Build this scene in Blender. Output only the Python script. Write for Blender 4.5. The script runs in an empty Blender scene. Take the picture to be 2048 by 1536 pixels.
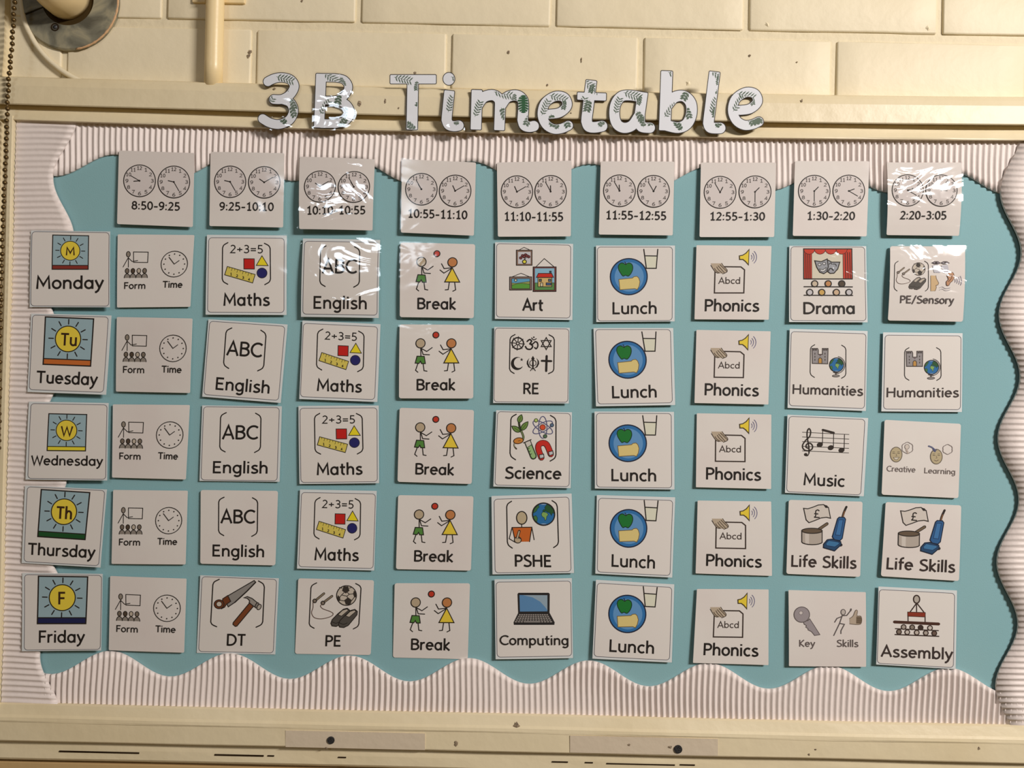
import bpy, bmesh, math, random
import numpy as np
from mathutils import Vector, Matrix
from mathutils.geometry import tessellate_polygon
random.seed(7)
rnd = random.Random(11)
SC = bpy.context.scene
COL = SC.collection

# ------------------------------------------------------------------ camera
S = 0.00058                      # metres on the wall per photo pixel
FPX = 1550.0
DIST = FPX * S
ROLL, YAW, PITCH = math.radians(1.22), math.radians(0.15), math.radians(0.38)
fwd = Vector((-math.sin(YAW), math.cos(YAW) * math.cos(PITCH), math.sin(PITCH))).normalized()
right0 = fwd.cross(Vector((0, 0, 1))).normalized()
up0 = right0.cross(fwd)
# picture content turned clockwise -> camera rolled anticlockwise
RIGHT = right0 * math.cos(ROLL) + up0 * math.sin(ROLL)
UP = up0 * math.cos(ROLL) - right0 * math.sin(ROLL)
CAM = Vector((0, -DIST, 0))
cd = bpy.data.cameras.new('camera'); cam = bpy.data.objects.new('camera', cd); COL.objects.link(cam)
cd.sensor_width = 36; cd.lens = 36 * FPX / 2048; cd.clip_start = 0.01
m = Matrix((RIGHT, UP, -fwd)).transposed().to_4x4(); m.translation = CAM
cam.matrix_world = m
SC.camera = cam

def P(px, py, y=0.0):
    """the point of the plane Y=y that is seen at photo pixel (px, py)"""
    d = fwd * FPX + RIGHT * (px - 1024) - UP * (py - 768)
    t = (y - CAM.y) / d.y
    return CAM + d * t

# ------------------------------------------------------------------ world, lights, exposure
w = bpy.data.worlds.new('world'); SC.world = w; w.use_nodes = True
w.node_tree.nodes['Background'].inputs[0].default_value = (1.0, 0.68, 0.33, 1)
w.node_tree.nodes['Background'].inputs[1].default_value = 0.095

def area(name, loc, target, sx, sy, power, col):
    l = bpy.data.lights.new(name, 'AREA'); l.shape = 'RECTANGLE'; l.size = sx; l.size_y = sy
    l.energy = power; l.color = col
    o = bpy.data.objects.new(name, l); COL.objects.link(o); o.location = loc
    o.rotation_euler = (Vector(target) - Vector(loc)).to_track_quat('-Z', 'Y').to_euler()
    return o
area('ceiling_lamp_light', (1.76, -1.90, 1.08), (0.25, 0, 0.0), 0.62, 0.17, 66, (1.0, 0.925, 0.865))
area('window_daylight', (-0.72, -2.6, 1.00), (0, 0, 0), 0.38, 0.30, 5.2, (0.80, 0.90, 1.0))
SC.view_settings.view_transform = 'Standard'; SC.view_settings.look = 'None'
SC.view_settings.gamma = 1; SC.view_settings.exposure = 0.10
SC.view_settings.use_curve_mapping = False
SC.cycles.max_bounces = 6; SC.cycles.transparent_max_bounces = 12
SC.cycles.caustics_reflective = False; SC.cycles.caustics_refractive = False

# ------------------------------------------------------------------ helpers
def lin(c):
    return tuple(((v / 255) / 12.92 if v / 255 <= 0.04045 else ((v / 255 + 0.055) / 1.055) ** 2.4) for v in c)

def nmat(name):
    mt = bpy.data.materials.new(name); mt.use_nodes = True
    nt = mt.node_tree; b = nt.nodes['Principled BSDF']
    return mt, nt, b

def simple(name, rgb, rough=0.6, spec=0.4, metal=0.0, bump=None, vary=None, coat=0):
    mt, nt, b = nmat(name)
    b.inputs['Base Color'].default_value = lin(rgb) + (1,)
    b.inputs['Roughness'].default_value = rough
    b.inputs['Specular IOR Level'].default_value = spec
    b.inputs['Metallic'].default_value = metal
    b.inputs['Coat Weight'].default_value = coat
    b.inputs['Coat Roughness'].default_value = 0.095
    tc = nt.nodes.new('ShaderNodeTexCoord')
    if bump:
        src = None
        for sc_, st in bump:
            n = nt.nodes.new('ShaderNodeTexNoise'); n.inputs['Scale'].default_value = sc_; n.inputs['Detail'].default_value = 4
            nt.links.new(tc.outputs['Object'], n.inputs['Vector'])
            bp = nt.nodes.new('ShaderNodeBump'); bp.inputs['Strength'].default_value = 1; bp.inputs['Distance'].default_value = st
            nt.links.new(n.outputs['Fac'], bp.inputs['Height'])
            if src: nt.links.new(src, bp.inputs['Normal'])
            src = bp.outputs['Normal']
        nt.links.new(src, b.inputs['Normal'])
    if vary:
        sc_, rgb2, lo, hi = vary
        n = nt.nodes.new('ShaderNodeTexNoise'); n.inputs['Scale'].default_value = sc_; n.inputs['Detail'].default_value = 5
        nt.links.new(tc.outputs['Object'], n.inputs['Vector'])
        mr = nt.nodes.new('ShaderNodeMapRange'); mr.inputs['From Min'].default_value = lo; mr.inputs['From Max'].default_value = hi
        nt.links.new(n.outputs['Fac'], mr.inputs['Value'])
        mx = nt.nodes.new('ShaderNodeMix'); mx.data_type = 'RGBA'
        mx.inputs[6].default_value = lin(rgb) + (1,); mx.inputs[7].default_value = lin(rgb2) + (1,)
        nt.links.new(mr.outputs[0], mx.inputs[0]); nt.links.new(mx.outputs[2], b.inputs['Base Color'])
    return mt

M = {}
M['brick'] = simple('painted_brick', (232, 221, 192), 0.5, 0.35, bump=[(60, .0006), (9, .002)], vary=(5, (229, 217, 186), .45, .75))
M['mortar'] = simple('painted_mortar', (228, 216, 185), 0.6, 0.3, bump=[(90, .001)])
M['wood'] = simple('cream_gloss_paint', (230, 217, 184), 0.42, 0.45, bump=[(45, .0008), (6, .002)], vary=(7, (223, 208, 172), .45, .75))
M['patch'] = simple('pale_touch_up_paint', (214, 200, 178), 0.5, 0.4, bump=[(80, .0006)])
M['conduit'] = simple('conduit_paint', (238, 216, 168), 0.35, 0.5, bump=[(30, .0008)])
M['backing'] = simple('blue_backing_paper', (140, 182, 188), 0.75, 0.25, bump=[(700, .00012)], vary=(3, (133, 177, 185), .4, .7))
M['border'] = simple('corrugated_card', (232, 222, 218), 0.5, 0.4, bump=[(150, .0003)])
M['paper'] = simple('white_card', (232, 227, 222), 0.6, 0.3, bump=[(12, .0006)], vary=(9, (228, 219, 215), .4, .7))
M['paper_margin'] = simple('white_card_margin', (226, 232, 234), 0.45, 0.4, bump=[(12, .0006)])
M['dark'] = simple('dark_gap', (45, 32, 18), 0.9, 0.1)
M['chain'] = simple('bead_metal', (108, 88, 54), 0.3, 0.5, metal=0.7)
M['cord'] = simple('bead_cord', (110, 90, 55), 0.6, 0.3)
M['screw'] = simple('screw_metal', (90, 92, 96), 0.4, 0.5, metal=0.6, vary=(900, (40, 38, 40), .4, .6))
M['chip'] = simple('chipped_spot', (172, 154, 126), 0.8, 0.2, vary=(600, (110, 96, 84), .4, .6))
M['letterface'] = simple('letter_paper', (238, 242, 250), 0.5, 0.4)  # bluish white puts the sky's reflection into the face colour
M['letteredge'] = simple('letter_outline', (40, 38, 40), 0.5, 0.3)
M['leaf'] = simple('leaf_print', (112, 128, 116), 0.5, 0.3, vary=(60, (84, 106, 88), .4, .6))
M['leafdark'] = simple('leaf_print_dark', (50, 98, 66), 0.5, 0.3)
M['pipehole'] = simple('pipe_gap', (70, 55, 30), 0.9, 0.1)

def ring_mat():
    mt, nt, b = nmat('patchy_grey_plate')
    tc = nt.nodes.new('ShaderNodeTexCoord')
    n = nt.nodes.new('ShaderNodeTexNoise'); n.inputs['Scale'].default_value = 26; n.inputs['Detail'].default_value = 6; n.inputs['Distortion'].default_value = 0.6
    nt.links.new(tc.outputs['Object'], n.inputs['Vector'])
    r = nt.nodes.new('ShaderNodeValToRGB'); e = r.color_ramp.elements
    e[0].position = 0.36; e[0].color = lin((84, 82, 70)) + (1,)
    e[1].position = 0.47; e[1].color = lin((124, 122, 106)) + (1,)
    for p_, c_ in ((0.55, (154, 148, 124)), (0.62, (142, 138, 120)), (0.66, (206, 178, 144))):
        x = e.new(p_); x.color = lin(c_) + (1,)
    nt.links.new(n.outputs['Fac'], r.inputs[0]); nt.links.new(r.outputs[0], b.inputs['Base Color'])
    b.inputs['Roughness'].default_value = 0.45
    bp = nt.nodes.new('ShaderNodeBump'); bp.inputs['Distance'].default_value = 0.0015
    nt.links.new(n.outputs['Fac'], bp.inputs['Height']); nt.links.new(bp.outputs[0], b.inputs['Normal'])
    return mt
M['ring'] = ring_mat()

def ink_mat():
    mt, nt, b = nmat('printed_ink')
    a = nt.nodes.new('ShaderNodeAttribute'); a.attribute_name = 'ink'
    nt.links.new(a.outputs['Color'], b.inputs['Base Color'])
    b.inputs['Roughness'].default_value = 0.6; b.inputs['Specular IOR Level'].default_value = 0.25
    return mt
M['ink'] = ink_mat()

def film_mat(name, sc_, dist, rough, boost, det):
    mt = bpy.data.materials.new(name); mt.use_nodes = True; nt = mt.node_tree; nt.nodes.clear()
    out = nt.nodes.new('ShaderNodeOutputMaterial'); mix = nt.nodes.new('ShaderNodeMixShader')
    tr = nt.nodes.new('ShaderNodeBsdfTransparent'); gl = nt.nodes.new('ShaderNodeBsdfGlossy')
    gl.inputs['Roughness'].default_value = rough
    tr.inputs[0].default_value = (0.985, 0.985, 0.985, 1)
    tc = nt.nodes.new('ShaderNodeTexCoord')
    mp = nt.nodes.new('ShaderNodeMapping'); mp.inputs['Scale'].default_value = (1.0, 1, 1.6)
    nt.links.new(tc.outputs['Object'], mp.inputs['Vector'])
    n = nt.nodes.new('ShaderNodeTexNoise'); n.inputs['Scale'].default_value = sc_; n.inputs['Detail'].default_value = det; n.inputs['Distortion'].default_value = 1.0
    nt.links.new(mp.outputs[0], n.inputs['Vector'])
    bp = nt.nodes.new('ShaderNodeBump'); bp.inputs['Distance'].default_value = dist; bp.inputs['Strength'].default_value = 1
    nt.links.new(n.outputs['Fac'], bp.inputs['Height'])
    # Schlick reflectance from |cos|, the same for both faces of the thin clear sheet
    geo = nt.nodes.new('ShaderNodeNewGeometry'); dt = nt.nodes.new('ShaderNodeVectorMath'); dt.operation = 'DOT_PRODUCT'
    nt.links.new(geo.outputs['Incoming'], dt.inputs[0]); nt.links.new(bp.outputs[0], dt.inputs[1])
    def mth(op, a, b):
        q = nt.nodes.new('ShaderNodeMath'); q.operation = op
        for i_, v_ in enumerate((a, b)):
            if v_ is None: continue
            if isinstance(v_, (int, float)): q.inputs[i_].default_value = v_
            else: nt.links.new(v_, q.inputs[i_])
        return q.outputs[0]
    frs = mth('ADD', mth('MULTIPLY', mth('POWER', mth('SUBTRACT', 1.0, mth('ABSOLUTE', dt.outputs['Value'], None)), 5.0), .96), .04)
    nt.links.new(bp.outputs[0], gl.inputs['Normal'])
    ml = nt.nodes.new('ShaderNodeMath'); ml.operation = 'MULTIPLY'; ml.inputs[1].default_value = boost
    nt.links.new(frs, ml.inputs[0]); nt.links.new(ml.outputs[0], mix.inputs[0])
    nt.links.new(tr.outputs[0], mix.inputs[1]); nt.links.new(gl.outputs[0], mix.inputs[2])
    nt.links.new(mix.outputs[0], out.inputs[0])
    return mt
M['film'] = film_mat('laminate_film', 13, .0016, 0.09, 1.0, 1.5)
M['filmshiny'] = film_mat('laminate_film_creased', 20, .0022, 0.06, 1.7, 2.2)
M['filmsoft'] = film_mat('laminate_film_soft', 16, .0022, 0.13, 1.0, 2.0)

def mesh_obj(name, verts, faces, mat, parent=None, smooth=False, cols=None):
    me = bpy.data.meshes.new(name)
    me.from_pydata([tuple(v) for v in verts], [], faces)
    me.materials.append(mat)
    if cols is not None:
        at = me.color_attributes.new('ink', 'FLOAT_COLOR', 'CORNER')
        arr = np.empty((len(me.loops), 4), dtype=np.float32)
        k = 0
        for f, c in zip(faces, cols):
            arr[k:k + len(f)] = c; k += len(f)
        at.data.foreach_set('color', arr.ravel())
    if smooth:
        me.polygons.foreach_set('use_smooth', [True] * len(me.polygons))
    me.update()
    o = bpy.data.objects.new(name, me); COL.objects.link(o)
    if parent: o.parent = parent; o.matrix_parent_inverse = parent.matrix_world.inverted() if False else Matrix.Translation(-parent.location)
    return o

def bm_obj(name, bm, mat, parent=None, smooth=False):
    me = bpy.data.meshes.new(name); bm.to_mesh(me); bm.free(); me.materials.append(mat)
    if smooth: me.polygons.foreach_set('use_smooth', [True] * len(me.polygons))
    o = bpy.data.objects.new(name, me); COL.objects.link(o)
    if parent: o.parent = parent; o.matrix_parent_inverse = Matrix.Translation(-parent.location)
    return o

def thing(name, loc, label=None, cat=None, group=None, kind=None):
    o = bpy.data.objects.new(name, None); COL.objects.link(o); o.location = loc; o.empty_display_size = 0.02
    tag(o, label, cat, group, kind); return o

def tag(o, label=None, cat=None, group=None, kind=None):
    if label: o['label'] = label
    if cat: o['category'] = cat
    if group: o['group'] = group
    if kind: o['kind'] = kind
    return o

def box_bm(x0, x1, y0, y1, z0, z1, bev=0.0, seg=2, bm=None):
    b2 = bmesh.new()
    vs = [b2.verts.new((x, y, z)) for x in (x0, x1) for y in (y0, y1) for z in (z0, z1)]
    for f in ((0, 1, 3, 2), (4, 6, 7, 5), (0, 4, 5, 1), (2, 3, 7, 6), (0, 2, 6, 4), (1, 5, 7, 3)):
        b2.faces.new([vs[i] for i in f])
    bmesh.ops.recalc_face_normals(b2, faces=b2.faces)
    if bev: bmesh.ops.bevel(b2, geom=list(b2.edges), offset=bev, segments=seg, affect='EDGES', profile=0.5)
    return b2

def tube(pts, r, n=12):
    """verts, faces of a tube along 3-D points"""
    pts = [Vector(p) for p in pts]; V = []; F = []
    prev = None
    for i, p in enumerate(pts):
        t = (pts[min(i + 1, len(pts) - 1)] - pts[max(i - 1, 0)]).normalized()
        if prev is None:
            a = t.orthogonal().normalized()
        else:
            a = (prev - t * prev.dot(t)).normalized()
        prev = a; b = t.cross(a)
        for k in range(n):
            an = 2 * math.pi * k / n
            V.append(p + (a * math.cos(an) + b * math.sin(an)) * (r[i] if isinstance(r, (list, tuple)) else r))
    for i in range(len(pts) - 1):
        for k in range(n):
            F.append((i * n + k, i * n + (k + 1) % n, (i + 1) * n + (k + 1) % n, (i + 1) * n + k))
    F.append(tuple(range(n))[::-1]); F.append(tuple(range((len(pts) - 1) * n, len(pts) * n)))
    return V, F

def spline(pts, n=6):
    out = []
    q = [pts[0]] + list(pts) + [pts[-1]]
    for i in range(1, len(q) - 2):
        a, b, c, d = (np.array(q[i + k], float) for k in (-1, 0, 1, 2))
        for s in range(n):
            t = s / n
            out.append(tuple(0.5 * ((2 * b) + (c - a) * t + (2 * a - 5 * b + 4 * c - d) * t * t + (3 * b - a - 3 * c + d) * t ** 3)))
    out.append(tuple(map(float, pts[-1])))
    return out

# depths (metres, towards the camera is negative)
Y_PANEL, Y_STRIP, Y_SIDE, Y_RAIL = -0.010, -0.0128, -0.0152, -0.024

# ------------------------------------------------------------------ brick wall
wall = thing('wall_back', (0, 0, 0), kind='structure')
x_lo, x_hi = P(-160, 700).x, P(2240, 700).x
z_hi, z_lo = P(1024, -140).z, P(1024, 1680).z
mesh_obj('mortar_bed', [(x_lo, .0022, z_lo), (x_hi, .0022, z_lo), (x_hi, .0022, z_hi), (x_lo, .0022, z_hi)], [(0, 1, 2, 3)], M['mortar'], wall)
zj = P(1080, 61).z                      # middle of the visible bed joint
BH, BW, J = 0.0650, 0.2250, 0.0105
def brick(xa, xb, za, zb, k):
    r = random.Random(k)
    bm = box_bm(xa, xb, -r.uniform(0, .0008), .02, za, zb, .0022, 3)
    bmesh.ops.subdivide_edges(bm, edges=[e for e in bm.edges if e.calc_length() > .1], cuts=6, use_grid_fill=True)
    for v in bm.verts:
        if v.co.y < .015:
            v.co.x += r.uniform(-.0005, .0005); v.co.z += r.uniform(-.0004, .0004)
    o_ = bm_obj('brick', bm, M['brick'], wall, True); return o_
k = 0
rowA = [P(x, 20).x for x in (-60, 329, 717, 1107, 1493, 1880, 2260)]
rowB = [P(x, 110).x for x in (-250, 128, 508, 898, 1282, 1668, 2056, 2440)]
for xs, zt in ((rowA, zj + J / 2 + BH), (rowB, zj - J / 2)):
    for a, b in zip(xs[:-1], xs[1:]):
        k += 1; brick(a + .0035, b - .0035, zt - BH, zt, k)
for xs, zt in ((rowB, zj + J * 1.5 + 2 * BH), (rowA, P(1024, 1556).z + .03)):
    for a, b in zip(xs[:-1], xs[1:]):
        k += 1; brick(a + .0035, b - .0035, zt - BH, zt, k)
# chips and knobs in the brick paint
def blob(name, px, py, y, rx, rz, mat, parent, thick=.0012, seed=0, label=None):
    r = random.Random(seed + int(px)); c = P(px, py, y); n = 12
    V = [c + Vector((0, -thick, 0))]; F = []
    for k in range(n):
        a = 2 * math.pi * k / n; q = r.uniform(.5, .95)
        V.append(c + Vector((math.cos(a) * rx * S * q, 0, math.sin(a) * rz * S * q)))
    for k in range(n): F.append((0, 1 + (k + 1) % n, 1 + k))
    o = mesh_obj(name, V, F, mat, parent)
    if label: o['label'] = label
    return o
for px, py, rx, rz in ((500, 104, 5, 6), (497, 112, 5, 5), (1017, 104, 3, 6), (1163, 119, 2, 7), (1095, 170, 3, 3), (1500, 111, 3, 3), (604, 2, 3, 4), (1594, 124, 2, 2)):
    blob('paint_chip', px, py, -.0012, rx, rz, M['chip'], wall, .0006)
for px, py in ((1534, 50), (1855, 57), (1376, 167)):
    blob('paint_knob', px, py, .0002, 9, 9, M['brick'], wall, .0022)

# ------------------------------------------------------------------ notice board frame
board = thing('notice_board', P(1024, 1427, 0), 'cream painted wooden notice board framed in moulded rails on the brick wall', 'notice board')
X_IN = (P(38, 240, Y_PANEL).x + P(8, 1405, Y_PANEL).x) / 2
X_RT = P(2330, 768, Y_PANEL).x
X_FRAME_L = X_IN - 0.055
def rail(name, prof, x0, x1, sag, n=48, mat=None, seed=1):
    """extrude a profile [(py at x=1024, depth)] along X"""
    pts = [(P(1024, py, y).z, y) for py, y in prof]
    r = random.Random(seed); ph = [r.uniform(0, 6) for _ in range(4)]
    V = []; F = []; m_ = len(pts)
    for i in range(n + 1):
        x = x0 + (x1 - x0) * i / n
        dz = -sag * (S) * (1 - (x / .6) ** 2) + .0003 * math.sin(x * 11 + ph[0])
        for j, (z, y) in enumerate(pts):
            V.append((x, y + (.0003 * math.sin(x * 23 + ph[j % 4]) if 0 < j < m_ - 1 else 0), z + dz))
    for i in range(n):
        for j in range(m_ - 1):
            a = i * m_ + j
            F.append((a, a + 1, a + m_ + 1, a + m_))
    F.append(tuple(range(m_))[::-1]); F.append(tuple(range(n * m_, (n + 1) * m_)))
    return mesh_obj(name, V, F, mat or M['wood'], board)
TOPS = 0
ZT = lambda py: py
rail('top_rail', [(172, .004), (174, -.020), (180, -.0225), (190, -.0246), (226, -.0246), (228.5, -.0235), (229, -.0135), (233, .004)], P(-150, 200).x, X_RT, 7, seed=2)
rail('top_moulding', [(221, .004), (228, -.0125), (238, -.0150), (246, -.0172), (256, -.0200), (259, -.0200), (260.5, -.0185), (263, -.0090)], P(-150, 200).x, X_RT, 7, seed=3)
rail('bottom_ledge', [(1425, -.004), (1427.5, -.0150), (1432, -.0180), (1452, -.0215), (1458, -.0236), (1464, -.0241), (1467, -.0237), (1470, .004)], P(-150, 1400).x, X_RT, 0, seed=4)
rail('bottom_rail', [(1464, .004), (1466, -.0232), (1502, -.0236), (1504, -.0225), (1504, -.0140), (1506, .004)], P(-150, 1400).x, X_RT, 0, seed=5)
rail('bottom_batten', [(1496, .004), (1498, -.0122), (1507, -.0130), (1519, -.0136), (1537, -.0140), (1540, -.0120), (1542, .004)], P(-150, 1400).x, X_RT, 0, seed=6)
# left rail: (x offset from the inner edge in pixels, depth)
ZB, ZTP = P(1024, 1429, Y_PANEL).z, P(1024, 256, Y_PANEL).z
def side_rail(name, prof):
    V = []; F = []; n = 20; m_ = len(prof)
    for i in range(n + 1):
        z = ZB - .003 + (ZTP + .002 - ZB) * i / n
        for dx, y in prof: V.append((X_IN + dx * S + .0003 * math.sin(z * 20), y, z))
    for i in range(n):
        for j in range(m_ - 1):
            a = i * m_ + j; F.append((a, a + m_, a + m_ + 1, a + 1))
    F.append(tuple(range(m_))); F.append(tuple(range(n * m_, (n + 1) * m_))[::-1])
    return mesh_obj(name, V, F, M['wood'], board)
shade_strip = bm_obj('under_board_shade', box_bm(P(-150, 1400).x, X_RT, -.006, .003, P(1024, 1700).z, P(1024, 1541).z, .001), simple('shaded_wall_tan', (196, 166, 118), .5, .4, bump=[(30, .001)]))  # shade on the wall below the board, painted as a darker tan strip
tag(shade_strip, kind='structure')
side_rail('side_bead', [(0, -.006), (0, -.0190), (-1.5, -.0205), (-8, -.0205), (-10, -.0190), (-10, -.004)])
side_rail('side_rail', [(-9, -.004), (-9, -.0120), (-27, -.0128), (-29, -.0205), (-31, -.0220), (-75, -.0220), (-77, -.020), (-77, .004)])
# panel behind the paper
bm_obj('panel', box_bm(X_IN - .004, X_RT, Y_PANEL + .0012, .002, ZB - .004, ZTP + .003, 0), M['wood'], board)
# touch-up patches, screws, cracks on the bottom rails
def rail_patch(px0, px1, py0, py1, y):
    a, b, c, d = P(px0, py0, y), P(px1, py0 + (px1 - px0) * .0224, y), P(px1, py1 + (px1 - px0) * .0224, y), P(px0, py1, y)
    V = [a, b, c, d] + [v + Vector((0, .0012, 0)) for v in (a, b, c, d)]
    mesh_obj('paint_patch', V, [(0, 3, 2, 1), (0, 1, 5, 4), (1, 2, 6, 5), (2, 3, 7, 6), (3, 0, 4, 7)], M['patch'], board)['label'] = 'greyish touch-up patch'
rail_patch(571, 850, 1461, 1494, -.0241)
rail_patch(1140, 1436, 1471.5, 1505, -.0242)
for px, py, rr in ((662, 1480, 9), (1356, 1498, 10)):
    c = P(px, py, -.0244)
    V, F = tube([c, c + Vector((0, -.0012, 0))], rr * S * .8, 14)
    mesh_obj('screw', V, F, M['screw'], board)['label'] = 'bare grey screw head'
for px, py, rx, rz, y in ((1033, 1452, 8, 10, -.0222), (912, 1487, 5, 7, -.0240), (652, 1496, 4, 3, -.0240), (1340, 1494, 5, 4, -.0244), (212, 1444, 3, 2, -.0225), (1618, 1509, 3, 3, -.0238), (1631, 1499, 3, 2, -.0238), (1258, 1490, 4, 3, -.0244), (1958, 1497, 3, 4, -.0238)):
    blob('paint_chip', px, py, y, rx, rz, M['chip'], board, .0008)
for px0, px1, py in ((118, 278, 1504), (429, 527, 1511), (535, 548, 1513), (676, 692, 1516), (1104, 1136, 1525), (1170, 1186, 1526.5), (1213, 1350, 1528.5), (1360, 1390, 1531)):
    a, b = P(px0, py - 1, -.0146), P(px1, py - 1 + (px1 - px0) * .0224, -.0146)
    h = Vector((0, 0, (1.3 if px1 - px0 > 60 and px0 < 1200 else 1.0) * S)); dd = Vector((0, .0010, 0))
    V = [a + h, b + h, b - h, a - h] + [v + dd for v in (a + h, b + h, b - h, a - h)]
    mesh_obj('crack', V, [(0, 3, 2, 1), (0, 1, 5, 4), (1, 2, 6, 5), (2, 3, 7, 6), (3, 0, 4, 7)], M['dark'], board)
for px, py, rx, rz in ((770, 202, 3, 6), (549, 177, 3, 3), (719, 207, 5, 7), (797, 216, 2, 3), (830, 146, 4, 4), (1142, 226, 2, 2), (1604, 201, 2, 5)):
    blob('paint_chip', px, py, -.0247, rx, rz, M['chip'], board, .0005)

# ------------------------------------------------------------------ backing paper
pp = bm_obj('backing_paper', box_bm(X_IN, X_RT, Y_PANEL, Y_PANEL + .0011, ZB, ZTP, 0), M['backing'], board)
pp['label'] = 'teal blue backing paper'

# ------------------------------------------------------------------ scalloped corrugated borders
LAM = 11.35 * S
def strip(name, axis, a0, a1, base, edge, y, label, amp=.0017, edge_seed=0):
    """ridged strip. axis 'x': runs along X, ridges vertical; base(a), edge(a) give the other coordinate"""
    n = int(abs(a1 - a0) / LAM * 8); V = []; F = []; rows = 7
    r = random.Random(edge_seed); ph = [r.uniform(0, 6.28) for _ in range(6)]
    for i in range(n + 1):
        a = a0 + (a1 - a0) * i / n
        for j in range(rows + 1):
            t = j / rows
            b = base(a) * (1 - t) + edge(a) * t
            wob = .0003 * math.sin(a * 31 + b * 40 + ph[0]) + .0002 * math.sin(a * 77 - b * 60 + ph[1])
            loc = .55 + .45 * math.sin(a * 9 + b * 14 + ph[2]) ** 2
            d = y - amp * loc * (2 * (.5 + .5 * math.cos(2 * math.pi * (a + .12 * LAM * math.sin(b * 60 + a * 7 + ph[3])) / LAM)) ** 1.35 - 1) + wob
            V.append((a, d, b) if axis == 'x' else (b, d, a))
        V.append(((a, y + .0022, edge(a)) if axis == 'x' else (edge(a), y + .0022, a)))
    R = rows + 2
    for i in range(n):
        for j in range(rows + 1):
            q = i * R + j; F.append((q, q + 1, q + R + 1, q + R))
    o = mesh_obj(name, V, F, M['border'], None, True)
    tag(o, label, 'border trim', 'scalloped corrugated borders round the board')
    return o
def zline(py0, slope, y):       # photo line -> world z (as function of world x)
    a, b = P(0, py0, y), P(2048, py0 + 2048 * slope, y)
    return lambda x: a.z + (b.z - a.z) * (x - a.x) / (b.x - a.x)
PER = 236 * S
xb0, xb1 = P(30, 1400).x, P(2090, 1430).x
xpk = P(220, 1302, Y_STRIP).x
mid_b = zline(1322.5, .0204, Y_STRIP)
bot = lambda x: ZB + .0006
strip('scalloped_border', 'x', P(98, 1400).x, xb1, bot, lambda x: mid_b(x) + 24 * S * math.cos(2 * math.pi * (x - xpk) / PER), Y_STRIP,
      'pinkish white corrugated border with wavy upper edge along the board bottom', edge_seed=1)
mid_t = zline(327, .0196, Y_STRIP)
xpt = P(228, 310, Y_STRIP).x
strip('scalloped_border', 'x', P(92, 300).x, xb1, lambda x: ZTP - .0002 - 7 * S * (1 - (x / .6) ** 2), lambda x: mid_t(x) + 22.5 * S * math.cos(2 * math.pi * (x - xpt) / PER), Y_STRIP,
      'pinkish white corrugated border hanging along the board top behind the clock cards', edge_seed=2)
def vedge(px_a, py_a, px_b, py_b, amp, py_pk, y, per=236):
    a, b = P(px_a, py_a, y), P(px_b, py_b, y); zp = P((px_a + px_b) / 2, py_pk, y).z
    return lambda z: a.x + (b.x - a.x) * (z - a.z) / (b.z - a.z) + amp * S * math.cos(2 * math.pi * (z - zp) / (per * S))
strip('scalloped_border', 'z', ZTP - .003, ZB + .0015, lambda z: X_IN + .0005, vedge(130, 240, 98, 1400, 22, 473, Y_SIDE), Y_SIDE,
      'pinkish corrugated border with sideways ridges down the left side of the board', .0010, 3)
strip('scalloped_border', 'z', ZTP - .006, ZB + .0025, lambda z: X_RT, vedge(2024, 290, 2014, 1400, -21, 382, Y_SIDE, 243), Y_SIDE,
      'pinkish corrugated border with sideways ridges down the right side of the board', .0009, 4)

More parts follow.
